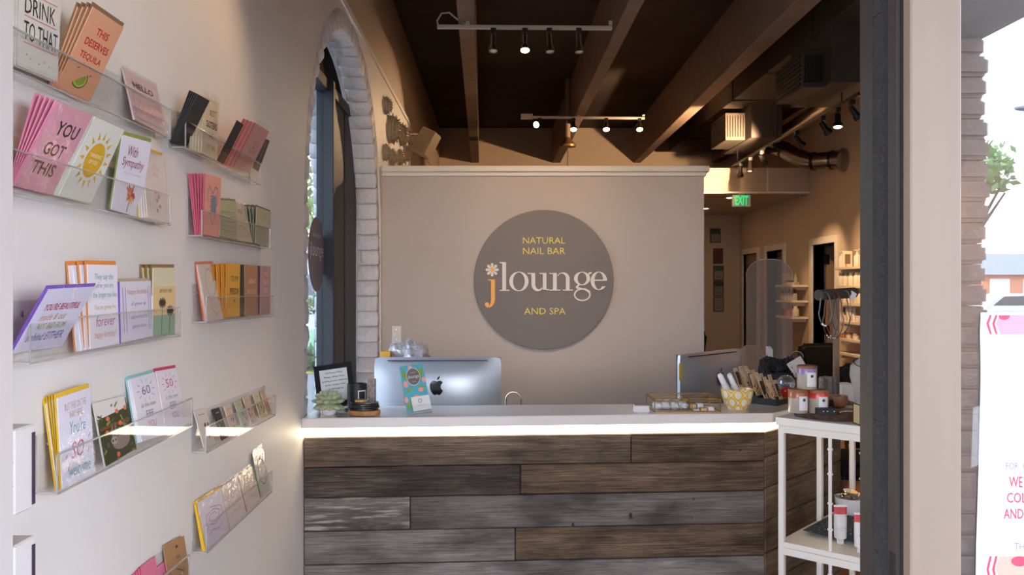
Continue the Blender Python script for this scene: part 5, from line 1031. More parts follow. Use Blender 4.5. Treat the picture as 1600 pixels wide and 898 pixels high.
# --- gift tags
TG = 'small gift tags in the acrylic rack'
def tart(cols, seed):
    def f(q, fr):
        r_ = random.Random(seed)
        line(q, fr, .25, .86, .75, .86, .03, '#b09a90')
        for k in range(7): x, y = r_.uniform(.15, .85), r_.uniform(.08, .55); line(q, fr, x, y, x + r_.uniform(-.15, .15), y + r_.uniform(-.1, .1), .1, r_.choice(cols))
    return f
for k, (lbl, TL, TR, BL, BR, c, cs) in enumerate((
    ('largest white gift tag with pink splashes, first in its rack', (302, 642), (317, 637), (319, 699), (337, 692), '#d9cfca', ['#c0406a', '#3a3230', '#d2608a']),
    ('black gift tag, second in its rack', (324, 640), (334, 636), (347, 688), (357, 682), '#2e2c28', ['#7a8a3c', '#c85a5a', '#4f5a30']),
    ('cream gift tag after the black tag', (339, 634), (349, 630), (364, 681), (374, 675), '#d6bfa8', ['#5a4640', '#b07a5a']),
    ('pale green gift tag in the tag rack', (357, 628), (366.5, 624), (380, 671), (390, 666), '#bdbf9f', ['#4a5040', '#6a7a4c']),
    ('cream gift tag with red berries in the tag rack', (370, 621), (378.5, 617.5), (393, 663), (402, 658), '#d2b8a2', ['#b8405a', '#3a3a34', '#c07a8a']),
    ('cream gift tag with olive print, second from the far end', (386.5, 615.5), (394.5, 612.5), (408, 655.5), (416, 651), '#d4c2a2', ['#7a742c', '#3a342a']),
    ('rosy gift tag at the far end of the tag rack', (399, 610), (406.5, 607.5), (419, 649.5), (425, 646), '#cdae94', ['#5a2f2a', '#a8503a', '#7a3a34']))):
    card(lbl, TL, TR, BL, BR, c, [], Xb=-0.767, name='gift_tag', group=TG, art=tart(cs, k))
# --- bottom rack beside the arch
swirl = lambda c, s0: (lambda q, fr: [scribble(q, fr, [(.5 + (.1 + .02 * k) * math.cos(k * 1.1 + s0) * 1.3, .55 + (.06 + .012 * k) * math.sin(k * 1.1 + s0)) for k in range(14)], .014, c), scribble(q, fr, [(.2, .25), (.4, .3), (.6, .24), (.8, .3)], .012, c)])
card('lilac sketch card with yellow envelope, lowest rack by arch', (307.5, 786), (341.5, 763), (323, 861), (358.5, 828), '#d8ccd4', [], behind=3, dT=(-3, 0.6), dB=(-1.2, 0.4), Xb=-0.765, side='#e0b020', env='#e0b020', sleeve=True, art=swirl('#a87aa0', 0), flap=0.07)
card('pale pink sketch card, second in the bottom rack beside the arch', (344, 762), (368, 744), (359.7, 825.7), (385, 800), '#dcc9c4', [], Xb=-0.765, side='#d0a03c', sleeve=True, art=swirl('#b98a9a', 1), flap=0.07)
card('cream card edged magenta, third in the bottom rack beside the arch', (369.4, 743), (391, 725), (386.4, 799), (409.4, 777), '#d8c6bc', [], Xb=-0.765, side='#b02a58', sleeve=True, art=swirl('#b8a08c', 2), flap=0.07)
card('tall white card with an oval frame, bottom rack', (393.6, 708), (408, 696), (408, 777), (423, 765), '#d2ccc6', [], behind=2, dT=(-3, 0), dB=(-1, 0), Xb=-0.765, side='#5a6a4c', sleeve=True, art=lambda q, fr: scribble(q, fr, [(.55 + .33 * math.cos(2 * PI * k / 20), .5 + .28 * math.sin(2 * PI * k / 20)) for k in range(21)], .025, '#6a6462'))
# ================================================================== RIGHT END OF THE COUNTER
M_BRASS = mat('brass', '#9c783c', 0.25, metal=1.0)
# hinged glass and brass jewellery box
x0, x1, y0, y1, zb, zt = P(1023, 645, 3.53).x, P(1126, 645, 3.53).x, 3.53, 3.725, ZT_, ZT_ + 0.056
t = thing('glass_box', 'low glass jewellery box with brass edges on the countertop', 'glass box', ((x0 + x1) / 2, 3.63, ZT_)); b = MB(); w = 0.004
for z in (zb + w / 2, zt - 0.008, zt):
    for a, c in (((x0, y0), (x1, y0)), ((x1, y0), (x1, y1)), ((x1, y1), (x0, y1)), ((x0, y1), (x0, y0))): b.bar((*a, z), (*c, z), w, w, M_BRASS)
for x, y in ((x0, y0), (x1, y0), (x1, y1), (x0, y1)): b.bar((x, y, zb), (x, y, zt), w, w, M_BRASS)
xm = x0 + (x1 - x0) * 0.58
for a in ((xm, y0 + .02), (xm, y1)): b.bar((*a, zb), (*a, zt - 0.01), w * .7, w * .7, M_BRASS)
b.build('brass_frame', t); b = MB()
b.box(x0, x1, y0 - .0008, y0 + .0008, zb, zt, ACR); b.box(x0, x1, y1 - .0008, y1 + .0008, zb, zt, ACR); b.box(x0 - .0008, x0 + .0008, y0, y1, zb, zt, ACR); b.box(x1 - .0008, x1 + .0008, y0, y1, zb, zt, ACR); b.build('glass_sides', t)
b = MB(); b.box(x0, x1, y0, y1, zt - .001, zt + .001, ACR); b.build('glass_lid', t)
b = MB(); b.ball(((x0 + x1) / 2, y0 - 0.004, zt - 0.004), .005, .003, .006, M_BRASS); b.build('clasp', t, smooth=True)
b = MB(); M_COT = mat('cotton', '#d6d2d2', 0.9, bump=1, bscale=40); 
for k in range(7): lump(b, (x0 + 0.025 + k * 0.0185, 3.60 + (k % 2) * 0.05, ZT_ + 0.02), .022, .04, .017, M_COT, k, n=10, mm=7)
tag(b.build('cotton_filling'), 'white cotton filling in the left of the glass box', 'cotton')
b = MB(); rd = random.Random(31); M_GC = mat('gold_trinket', '#b49a68', 0.4, metal=0.6)
for k in range(5):
    q1 = (xm + 0.02 + (k % 3) * 0.032, 3.57 + (k // 3) * 0.06, ZT_ + 0.003); q = MB(); q.hexa([(q1[0] - .013, q1[1] - .02, q1[2]), (q1[0] + .013, q1[1] - .02, q1[2]), (q1[0] + .013, q1[1] + .02, q1[2]), (q1[0] - .013, q1[1] + .02, q1[2])] + [(q1[0] + a * .012, q1[1] + c * .018, q1[2] + .006 + .004 * k) for a, c in ((-1, -1), (1, -1), (1, 1), (-1, 1))], [MATS['paper_white'], M_GC][k % 2])
    tag(q.build('trinket'), 'small gold and paper trinket in the right of the glass box', 'trinket', 'trinkets in the glass box')
# little white card box
a = P(992, 646, 3.52); c = P(1015, 646, 3.52); t = thing('card_box', 'tiny white card box beside the glass jewellery box', 'box', ((a.x + c.x) / 2, 3.545, ZT_)); b = MB(); b.box(a.x, c.x, 3.525, 3.565, ZT_, ZT_ + 0.028, mat('box_white', '#cdc8ca', 0.5)); b.build('box', t, bevel=.001); b = MB(); b.box(a.x + .002, c.x + .002, 3.53, 3.56, ZT_ + .028, ZT_ + .034, mat('box_brownlid', '#7a5f52', 0.5)); b.build('cards', t)

# patterned bowl with two spray bottles
bc = Vector(((1152 - VX) / F * 3.63, 3.63, ZT_)); m = bpy.data.materials.new('ogee_glaze'); m.use_nodes = True; nt = m.node_tree; bs = nt.nodes['Principled BSDF']; L = nt.links.new
tcn = nt.nodes.new('ShaderNodeTexCoord'); sx = nt.nodes.new('ShaderNodeSeparateXYZ'); L(tcn.outputs['Object'], sx.inputs[0])
def mth(op, a, c=None):
    n = nt.nodes.new('ShaderNodeMath'); n.operation = op
    for i, v in enumerate((a, c)):
        if v is None: continue
        if isinstance(v, (int, float)): n.inputs[i].default_value = v
        else: L(v, n.inputs[i])
    return n.outputs[0]
ang = mth('ARCTAN2', sx.outputs['Y'], sx.outputs['X']); ca = mth('COSINE', mth('MULTIPLY', ang, 7)); cz = mth('COSINE', mth('MULTIPLY', sx.outputs['Z'], 95)); su = mth('ADD', ca, cz); band = mth('LESS_THAN', mth('ABSOLUTE', mth('SUBTRACT', mth('ABSOLUTE', su), 0.55)), 0.42)
mx = nt.nodes.new('ShaderNodeMix'); mx.data_type = 'RGBA'; L(band, mx.inputs['Factor']); mx.inputs[6].default_value = (*lin('#d9d0bd'), 1); mx.inputs[7].default_value = (*lin('#d9a92c'), 1); L(mx.outputs[2], bs.inputs['Base Color']); bs.inputs['Roughness'].default_value = 0.25
t = thing('patterned_bowl', 'white bowl with yellow ikat pattern on the countertop', 'bowl', bc); b = MB()
b.lathe([(0.0, 0.0), (0.04, 0.0), (0.042, 0.004), (0.056, 0.025), (0.066, 0.055), (0.071, 0.088), (0.068, 0.088), (0.062, 0.055), (0.05, 0.025), (0.03, 0.01), (0.0, 0.008)], bc, m, n=40); b.build('bowl', t, smooth=True)
for k, (tx_, bx, lbl) in enumerate(((1124, 1141, 'clear spray bottle leaning left in the yellow bowl, leftmost'), (1139, 1155, 'clear spray bottle leaning left in the yellow bowl, on the right'))):
    top = P(tx_, 584, 3.61); bot = P(bx, 619, 3.63); d = (top - bot).normalized(); ln = (top - bot).length; t = thing('spray_bottle', lbl, 'spray bottle', bot, group='spray bottles in the bowl')
    b = MB(); b.lathe([(0.0, 0), (0.0145, 0.0), (0.015, 0.004), (0.015, ln * .5), (0.011, ln * .58), (0.009, ln * .6)], bot, mat('bottle_clear', '#c9c5c2', 0.1, spec=0.8), n=16, ax=d); b.build('bottle', t, smooth=True)
    b = MB(); b.lathe([(0.0115, ln * .58), (0.0125, ln * .6), (0.0115, ln * .95), (0.008, ln), (0, ln)], bot, mat('cap_white', '#e0dcdc', 0.35), n=16, ax=d); b.build('cap', t, smooth=True)

# black stepped display with earring cards
O = Vector((1.255, 3.715, ZT_)); e1 = ds; e2 = dsn
def Q(s_, r, z): return O + e1 * s_ + e2 * r + Vector((0, 0, z))
t = thing('card_display', 'black stepped display tray full of small earring cards', 'display stand', O); b = MB(); M_BKD = mat('display_black', '#121011', 0.5)
for k in range(5):
    r0, z1 = 0.012 + 0.04 * k, 0.012 + 0.012 * k; b.hexa([Q(s_, r, z) for z in (0.0, z1) for s_, r in ((0, r0), (0.15, r0), (0.15, r0 + 0.04), (0, r0 + 0.04))], M_BKD)
b.hexa([Q(s_, r, z) for z in (0.0, 0.022) for s_, r in ((-0.004, 0.0), (0.154, 0.0), (0.154, 0.012), (-0.004, 0.012))], M_BKD)
b.hexa([Q(s_, r, z) for z in (0.0, 0.03) for s_, r in ((-0.008, 0.0), (-0.004, 0.0), (-0.004, 0.21), (-0.008, 0.21))], M_BKD); b.build('tray', t)
rd = random.Random(17); CG = 'earring cards on the black display'
posn = ('front row', 'second row', 'third row', 'fourth row', 'back row'); sp_ = (('left', 'right'), ('left', 'middle', 'right'), ('left', 'middle', 'right'), ('left', 'middle', 'right'), ('left', 'middle', 'right'))
for k in range(5):
    n_ = len(sp_[k])
    for j in range(n_):
        s0 = 0.006 + j * (0.14 / n_) + rd.uniform(-.004, .004); w_ = 0.036; r0 = 0.02 + 0.04 * k; z0 = 0.013 + 0.012 * k; h_ = 0.095 + rd.uniform(-.004, .006); ln_ = 0.035
        o_ = Q(s0, r0, z0); u_ = e1; v_ = (e2 * ln_ + Vector((0, 0, h_))); nn_ = u_.cross(v_.normalized())
        fr = lambda a, c, off=0.0, o_=o_, v_=v_, nn_=nn_: o_ + e1 * a * w_ + v_ * c + nn_ * off
        dark = (k + j) % 3 == 1
        tt = thing('earring_card', 'small earring card in the %s of the black display, %s' % (posn[k], sp_[k][j]), 'earring card', o_, group=CG)
        b = MB(); b.hexa([fr(a, c, z) for z in (-.001, 0) for a, c in ((0, 0), (1, 0), (1, 1), (0, 1))], mat('earring_card_paper', '#d2b592', 0.6)); b.build('card', tt)
        b = MB()
        if dark: b.raw([fr(a, c, .0006) for a, c in ((.08, .2), (.92, .2), (.92, .82), (.08, .82))], [(0, 1, 2, 3)], INK('#2a2a26'))
        for i in range(5): x, y = rd.uniform(.2, .8), rd.uniform(.08, .5); ellp(b, fr, x, y, rd.uniform(.1, .2), .05, rd.choice(['#b0542c', '#8a3a24', '#3a2a22', '#c07a3c']), .0009 + i * .00004, 10)
        line(b, fr, .3, .9, .7, .9, .03, '#9a8468'); b.build('print', tt, fixn=False)

# clutter behind the display: glass globe, black frilled thing, red packet, sparkling white clip card, white upright panel
q = P(1228, 592, 4.2); c = Vector((q.x, 4.2, ZT_ + 0.045)); t = thing('glass_globe', 'clear glass globe behind the red packet on the counter', 'globe', (c.x, c.y, ZT_)); b = MB(); b.ball(c, .045, .045, .045, clear_mat('globe_glass', '#e8e8ee', 0.08, 0.9, 0.0, milky=0.06), n=24, m=16); b.build('globe', t, smooth=True); b = MB(); b.lathe([(0.02, 0), (0.022, 0), (0.015, 0.006), (0.01, 0.006)], (c.x, c.y, ZT_), M_CHROME, n=16); b.build('foot', t)
q = P(1224, 575, 4.3); t = thing('black_basket', 'black ruffled basket behind the glass globe', 'basket', (q.x + .02, 4.42, 0.73)); b = MB(); M_BLF = mat('black_fabric', '#17151a', 0.8, bump=0.8, bscale=60)
for k in range(5): lump(b, (q.x - .06 + .035 * k, 4.42 + .02 * (k % 2), q.z - .01 + .01 * math.sin(k * 2)), .035, .05, .05, M_BLF, 90 + k, n=12, mm=8, amp=.25)
b.build('ruffle', t); b = MB(); b.lathe([(0.07, 0), (0.1, q.z - .76), (0.09, q.z - .76), (0.06, 0)], (q.x + .01, 4.43, 0.73), M_BLF, n=18); b.build('basket_body', t)
q = P(1227, 606, 3.98); b = MB(); o_ = Vector((q.x - .03, 3.98, ZT_)); b.hexa([o_, o_ + Vector((.06, .01, .0)), o_ + Vector((.06, .03, .0)), o_ + Vector((0, .02, 0)), o_ + Vector((.0, 0.03, .032)), o_ + Vector((.058, .04, .05)), o_ + Vector((.056, .05, .05)), o_ + Vector((.0, .04, .032))], mat('red_packet', '#b0221e', 0.4)); t = thing('red_packet', 'small red packet lying between display and candles', 'packet', o_); b.build('packet', t, bevel=.003); b = MB(); b.text('R', frame(o_ + Vector((.034, .0185, .026)), (1, .16, 0.1), (0, .5, .8)), 0, 0, .01, .012, M_LBL); b.build('print', t, fixn=False)
q = P(1247, 573, 4.35); t = thing('rhinestone_card', 'white card with rhinestones tilted behind the purple candle', 'card', (q.x, 4.35, ZT_ - 0.34)); b = MB(); o_ = q; R_ = Matrix.Rotation(math.radians(-32), 3, 'Y')
b.hexa([o_ + R_ @ Vector((a * .042, y, c * .042)) for y in (0, .012) for a, c in ((-1, -1), (1, -1), (1, 1), (-1, 1))], mat('pearl_white', '#bdb6b2', 0.3, coat=.5)); b.build('card', t, bevel=.003)
for k in range(7):
    a = k / 6 * 2 - 1; b = MB(); b.ball(o_ + R_ @ Vector((-.03, -.002, a * .034)), .004, .003, .004, mat('rhinestone', '#ffffff', 0.02, metal=0.9)); b.build('rhinestone', t)
b = MB(); b.tube([o_ + Vector((0, .01, -.03)), (o_.x, 4.37, 0.73)], .004, M_CHROME); b.build('holder', t)
a = P(1200.5, 545, 4.75); c = P(1208, 590, 4.75); t = thing('tablet_edge', 'narrow white upright panel seen edge-on behind the earring cards', 'panel', ((a.x + c.x) / 2, 4.85, 0.73)); b = MB(); b.hexa([(a.x, 4.75, 0.73), (c.x, 4.76, 0.73), (c.x + .06, 4.97, 0.73), (a.x + .06, 4.98, 0.73), (a.x, 4.75, a.z), (c.x, 4.76, a.z), (c.x + .06, 4.97, a.z), (a.x + .06, 4.98, a.z)], mat('panel_white', '#cfd0de', 0.4)); b.build('panel', t, bevel=.003); b = MB(); b.box(c.x - .006, c.x + .0, 4.752, 4.7555, .75, a.z - .005, mat('panel_cream', '#d8cdb0', 0.5)); b.build('edge_strip', t)

# ---------------------------------------------------------------- white display stand
L1 = Vector((1.11, 3.27, 0)); d1 = Vector((.675, .738, 0)).normalized(); d2 = Vector((d1.y, -d1.x, 0)); SL, SWd = 0.80, 0.42; M_WM = mat('white_metal', '#dcd5cc', 0.4); M_WT = mat('white_board', '#ddd6cd', 0.35)
def S(a, c, z): return L1 + d1 * a + d2 * c + Vector((0, 0, z))
t = thing('display_stand', 'white metal display stand with ringed rods beside the counter', 'display stand', S(.4, .2, 0)); ZS, ZH = 1.09, 0.60
def sbox(b, a0, a1, c0, c1, z0, z1, m): b.hexa([S(a, c, z) for z in (z0, z1) for a, c in ((a0, c0), (a1, c0), (a1, c1), (a0, c1))], m)
b = MB(); sbox(b, -.008, SL + .008, -.008, SWd + .008, ZS - .032, ZS, M_WT); b.build('top_board', t, bevel=.002)
lw = 0.022
for a, c in ((0, 0), (SL - lw, 0), (SL - lw, SWd - lw), (0, SWd - lw), (SL * .5 - lw / 2, 0), (SL * .5 - lw / 2, SWd - lw)):
    b = MB(); sbox(b, a, a + lw, c, c + lw, 0.0, ZS - .033, M_WM); b.build('leg', t, bevel=.001)
for z0, z1 in ((ZS - .06, ZS - .033), (ZH - .05, ZH - .022), (0.08, 0.11)):
    for a0, a1, c0, c1 in ((lw, SL - lw, 0, lw), (lw, SL - lw, SWd - lw, SWd), (0, lw, lw, SWd - lw), (SL - lw, SL, lw, SWd - lw)):
        b = MB(); sbox(b, a0, a1, c0, c1, z0, z1, M_WM); b.build('rail', t)
b = MB(); sbox(b, .001, SL - .001, .001, SWd - .001, ZH - .0215, ZH, M_WT); b.build('shelf', t, bevel=.0015)
b = MB(); sbox(b, .001, SL - .001, .001, SWd - .001, 0.112, 0.13, M_WT); b.build('shelf', t, bevel=.0015)
for z0, z1 in ((ZH, ZS - .06), (0.13, ZH - .05)):
    for c in (0.2, 0.317, 0.40):
        b = MB(); p = S(.011, c, 0); b.tube([(p.x, p.y, z0), (p.x, p.y, z1)], .0068, M_WM, n=10); rod = b.build('rod', t, smooth=True)
        for z in (0.19, 0.42, 0.68, 0.9):
            zz_ = z0 + (z1 - z0) * z; b = MB(); b.lathe([(.0065, -.004), (.0105, -.003), (.0105, .003), (.0065, .004)], (p.x, p.y, zz_), M_WM, n=10); b.build('ring', rod, smooth=True)
# on the stand: wood slab, candles
sc_c = Vector((1.322, 3.285, 0)); b = MB(); slab(b, sc_c, .135, .125, ZS, ZS + .024, wood('slab_top', '#8c6a4a', '#a98a66', '#c0a482', scale=3), mat('slab_bark', '#4a3727', 0.95, bump=1.0, bscale=50, var=0.5, vscale=40), 5, n=60, amp=0.025); tag(b.build('wood_slab'), 'round wood slab with bark edge carrying the candles', 'wood slab')
ZW = ZS + .024
M_WAX = mat('frosted_wax', '#a3978a', 0.35, coat=.4)
def candle(label, px, py, Yc, z0, band, lidc, ang):
    c = Vector(((px - VX) / F * Yc, Yc, z0)); t = thing('jar_candle', label, 'candle', c, group='jar candles on the wood slab'); r = .037
    b = MB(); b.lathe([(0, 0), (r - .003, 0), (r, .004), (r, .058)], c, M_WAX, n=32); b.build('jar', t, smooth=True)
    b = MB(); b.lathe([(r + .0003, .058), (r + .0003, .080), (r, .0805)], c, mat('band_' + band.lstrip('#'), band, 0.4, var=.15, vscale=60, coat=.4), n=32, caps=False); b.build('colour_band', t, smooth=True)
    b = MB(); b.lathe([(0, .080), (r + .001, .080), (r + .001, .090), (r - .001, .092), (0, .092)], c, mat('lid_' + lidc.lstrip('#'), lidc, 0.55, var=.15, vscale=20), n=32); b.build('lid', t, smooth=True)
    b = MB(); n_ = 8; a0, a1 = ang - .5, ang + .5; vs = [cyl(c, r + .0009, a0 + (a1 - a0) * i / n_, z) for i in range(n_ + 1) for z in (.012, .066)]; b.raw(vs, [(2 * i, 2 * i + 2, 2 * i + 3, 2 * i + 1) for i in range(n_)], M_LBL); lb = b.build('label', t, fixn=False)
    b = MB(); f = lambda u, v: cyl(c, r + .0014, ang + (u - .5) * 1.0, .012 + v * .054)
    b.raw([f(.5 + .17 * math.cos(2 * PI * i / 16), .74 + .11 * math.sin(2 * PI * i / 16)) for i in range(16)], [tuple(range(16))], mat('emblem_dark', '#3a3d48', .6)); b.text('RELAX', f, .3, .46, .7, .52, MATS['emblem_dark']) if False else b.raw([f(a, v) for a, v in ((.3, .47), (.7, .47), (.7, .5), (.3, .5))], [(0, 1, 2, 3)], GR2)
    b.raw([f(a, v) for a, v in ((.2, .31), (.8, .31), (.8, .335), (.2, .335))], [(0, 1, 2, 3)], MATS['emblem_dark']); b.raw([f(a, v) for a, v in ((.35, .12), (.7, .12), (.7, .14), (.35, .14))], [(0, 1, 2, 3)], GR2); b.build('label_print', lb, fixn=False)
candle('jar candle with rust orange band, lower left of three', 1247, 640, 3.235, ZW, '#a3532c', '#8a5330', .28)
candle('jar candle with bright red band, lower right of three', 1279, 640, 3.225, ZW, '#c8302c', '#8a6038', .15)
candle('jar candle with purple band stacked on the other two', 1261, 608, 3.235, ZW + .0925, '#8d74a0', '#80553a', .15)
# black earring box with open lid, wooden bowl, beaded bracelet, brass box
o_ = Vector(((1289.5 - VX) / F * 3.185, 3.185, ZW)); t = thing('earring_box', 'small open black box of stud earrings in front of red candle', 'jewellery box', o_); b = MB(); b.box(o_.x - .038, o_.x + .036, 3.165, 3.19, ZW, ZW + .026, M_BKD); b.build('box', t, bevel=.001)
b = MB(); b.hexa([(o_.x + .005, 3.20, ZW + .026), (o_.x + .046, 3.21, ZW + .026), (o_.x + .046, 3.214, ZW + .026), (o_.x + .005, 3.204, ZW + .026), (o_.x + .008, 3.225, ZW + .05), (o_.x + .05, 3.235, ZW + .05), (o_.x + .05, 3.239, ZW + .05), (o_.x + .008, 3.229, ZW + .05)], M_BKD); b.build('lid', t)
for dx in (-.016, .0, .026):
    b = MB(); b.ball((o_.x + dx, 3.163, ZW + .014), .0035, .002, .003, M_CHROME); b.build('stud', t)
c = Vector(((1304 - VX) / F * 3.36, 3.36, ZW)); b = MB(); b.lathe([(0, 0), (.03, 0), (.047, .012), (.052, .034), (.05, .05), (.046, .05), (.044, .034), (.03, .012), (0, .008)], c, mat('turned_wood', '#7a4a2c', .4, var=.2, vscale=15), n=32); tag(b.build('wooden_bowl', smooth=True), 'small round brown wooden bowl behind the red candle', 'bowl')
t = thing('bead_bracelet', 'silver bead bracelet with green end beads on the wood slab', 'bracelet', (1.38, 3.2, ZW)); 
for k in range(22):
    a = -.4 + k / 21 * 3.6; p = Vector((1.375 + .045 * math.cos(a), 3.215 + .03 * math.sin(a) - .01, ZW + .004)); b = MB(); b.ball(p, .004, .004, .004, mat('bead_green', '#1f6a4c', .3) if k < 2 else mat('bead_silver', '#b0a698', .25, metal=.7), n=8, m=6); b.build('bead', t, smooth=True)
a = P(1342.5, 660, 3.07); t = thing('brass_box', 'brass edged glass box cut off by the door jamb', 'box', (a.x + .03, 3.10, ZS)); b = MB(); b.box(a.x, a.x + .08, 3.06, 3.12, ZS, ZS + .075, mat('cream_panel', '#b9a27c', .4)); b.build('panel', t); b = MB()
for x in (a.x, a.x + .08):
    for y in (3.06, 3.12): b.bar((x, y, ZS), (x, y, ZS + .078), .004, .004, M_BRASS)
for z in (ZS + .002, ZS + .076): b.bar((a.x, 3.06, z), (a.x + .08, 3.06, z), .004, .004, M_BRASS); b.bar((a.x, 3.06, z), (a.x, 3.12, z), .004, .004, M_BRASS)
b.build('brass_edges', t)
# grey towel rolls and white box behind, on the stand top
t0 = S(.60, .06, ZS)
for k in range(4):
    p = P(1284 + k * 6.5, 600, 3.62 + .02 * (k % 2)); b = MB(); c = Vector((p.x, p.y, ZS)); b.lathe([(0, 0), (.0125, .0), (.013, .005), (.013, .115), (.009, .122), (.004, .118)], c, mat('grey_towel', '#8d8583', .95, bump=1, bscale=120, var=.15, vscale=30), n=14); tag(b.build('rolled_cloth', smooth=True), 'grey rolled cloth standing behind the candles, %s of four' % ('leftmost', 'second from left', 'third from left', 'rightmost')[k], 'cloth roll', 'grey rolled cloths')
b = MB(); a = P(1312, 620, 3.74); b.box(a.x, a.x + .06, 3.72, 3.80, ZS, P(1312, 607, 3.72).z + .02, M_WT); tag(b.build('white_carton', bevel=.002), 'plain white carton behind the wooden post', 'box')
# necklace stand
YN = 3.66; pz = P(1306.5, 462, YN); px_ = pz.x; t = thing('necklace_stand', 'T-shaped necklace stand with padded grey bar and wooden post', 'necklace stand', (px_, YN, ZS)); b = MB(); M_POST = mat('post_wood', '#7a624c', .6, var=.15, vscale=10)
b.box(px_ - .011, px_ + .011, YN - .011, YN + .011, ZS + .012, pz.z, M_POST); b.build('post', t, bevel=.001); b = MB(); b.box(px_ - .05, px_ + .06, YN - .05, YN + .05, ZS, ZS + .012, M_POST); b.build('base', t, bevel=.002)
A = P(1279, 461, YN - .07); B = P(1334, 457, YN + .09); b = MB(); b.tube([A, B], .0235, mat('grey_roll_fabric', '#453d37', .8, bump=.6, bscale=80), n=24); b.build('padded_bar', t, smooth=True)
def necklace(label, k, drop, w_, col, r=.0022, sway=0.0):
    c = A.lerp(B, k); t = thing('necklace', label, 'necklace', (c.x, c.y, c.z - drop), group='necklaces on the padded bar'); pts = []; R0 = .0265
    for i in range(11): a = PI * i / 10; pts.append(c + Vector((0, -R0 * math.cos(a) * 1.0, R0 * math.sin(a))) + (B - A).normalized() * .0)
    n_ = 16; lo = []
    for i in range(1, n_):
        u = i / n_; ang_ = PI * u; lo.append(c + Vector((w_ * math.sin(ang_) * math.cos(ang_) * .3 + sway * math.sin(ang_), R0 * math.cos(ang_) , -drop * math.sin(ang_) ** .7)))
    # visible loop hangs on both sides of the bar, spread sideways like a worn chain
    pts = [c + Vector((-w_ / 2 * math.sin(PI * u) , -.027, 0)) for u in ()] or pts
    loop = [c + Vector((w_ / 2 * math.cos(a) * (1 if math.sin(a) < 0 else .8) + sway * (1 - math.sin(a)) / 2, -.0275, .012 - drop / 2 + (drop / 2 + .0) * math.sin(a))) for a in [2 * PI * i / 28 for i in range(28)]]
    b = MB(); b.tube(loop, r, mat('neck_' + col.lstrip('#'), col, .4, metal=.2), n=6, closed=True); b.build('chain', t, smooth=True)
    for i in range(3):
        p = loop[20 + i - (1)]; b = MB(); b.ball(p, r * 1.9, r * 1.9, r * 1.9, mat('neck_bead', '#d8d0c4', .2, metal=.5), n=8, m=6); b.build('bead', t, smooth=True)
necklace('pale green bead necklace at the left end of the padded bar', .12, .145, .06, '#55635a', .003)
necklace('long brown cord necklace beside the green beads', .26, .20, .07, '#5a3020', .002)
necklace('rust red cord necklace on the padded bar', .38, .205, .08, '#7a2f1e', .0022)
necklace('dark chain necklace on the padded bar', .55, .19, .085, '#3a2f2a', .002)
necklace('thin silver necklace right of the wooden post', .7, .16, .05, '#8a8078', .0014)
b = MB(); c = A.lerp(B, .86) + Vector((0, -.03, -.005)); b.hexa([c + Vector(v) for v in ((-.012, 0, -.03), (.014, 0, -.022), (.014, .001, -.022), (-.012, .001, -.03), (-.002, 0, .016), (.022, 0, .002), (.022, .001, .002), (-.002, .001, .016))], M_LBL); tag(b.build('price_tag'), 'white paper price tag hanging on the padded necklace bar', 'price tag')
# jewellery bust
c = P(1350, 640, 3.42); t = thing('jewellery_bust', 'grey necklace bust half hidden by the door jamb', 'bust', (c.x, 3.42, ZS)); M_BUST = mat('bust_linen', '#9c938c', .8, bump=.4, bscale=150); b = MB()
prof = [(.062, 0.0), (.064, .02), (.075, .09), (.088, .15), (.085, .19), (.055, .215), (.034, .235), (.03, .27), (.033, .29), (.0, .295)]
b.lathe(prof, (c.x + .03, 3.42, ZS), M_BUST, n=28, sq=.55); b.build('bust_form', t, smooth=True)
b = MB(); b.tube([(c.x + .03 + .075 * math.cos(a), 3.42 + .042 * math.sin(a) - .008, ZS + .2 + .02 * math.sin(a)) for a in [2 * PI * i / 24 for i in range(24)]], .0022, mat('dark_cord', '#2a2420', .5), n=6, closed=True); b.build('cord_necklace', t, smooth=True)

# lower shelf: pouch, tubes, bowl of tins
def pillow(c, u, v, hu, hv, th, m, name, n=12):
    q = MB(); vs = []; fs = []
    for s_ in (1, -1):
        for j in range(n + 1):
            for i in range(n + 1):
                a, d = i / n * 2 - 1, j / n * 2 - 1; h = th * max(0, (1 - a ** 4)) ** .5 * max(0, (1 - d ** 4)) ** .5; vs.append(Vector(c) + Vector(u) * a * hu + Vector(v) * d * hv + Vector((0, 0, s_ * h + th)))
    k = (n + 1) ** 2
    for s_ in (0, 1):
        for j in range(n):
            for i in range(n): a = s_ * k + j * (n + 1) + i; f = (a, a + 1, a + n + 2, a + n + 1); fs.append(f if s_ == 0 else f[::-1])
    q.raw(vs, fs, m); return q
mp_ = mat('navy_print', '#1d2a3a', .8); nt = mp_.node_tree; bs = nt.nodes['Principled BSDF']; vo = nt.nodes.new('ShaderNodeTexVoronoi'); vo.inputs['Scale'].default_value = 70; tcn = nt.nodes.new('ShaderNodeTexCoord'); nt.links.new(tcn.outputs['Object'], vo.inputs['Vector']); rr = nt.nodes.new('ShaderNodeValToRGB'); rr.color_ramp.elements[0].position = .16; rr.color_ramp.elements[0].color = (*lin('#b5b8b4'), 1); rr.color_ramp.elements[1].position = .2; rr.color_ramp.elements[1].color = (*lin('#1d2a3a'), 1); nt.links.new(vo.outputs['Distance'], rr.inputs[0]); nt.links.new(rr.outputs[0], bs.inputs['Base Color'])
pc = S(.32, .185, ZH); q = pillow(pc, d1, d2, .17, .15, .016, mp_, 'p'); tag(q.build('fabric_pouch', smooth=True), 'navy fabric pouch with white specks on the stand shelf', 'pouch')
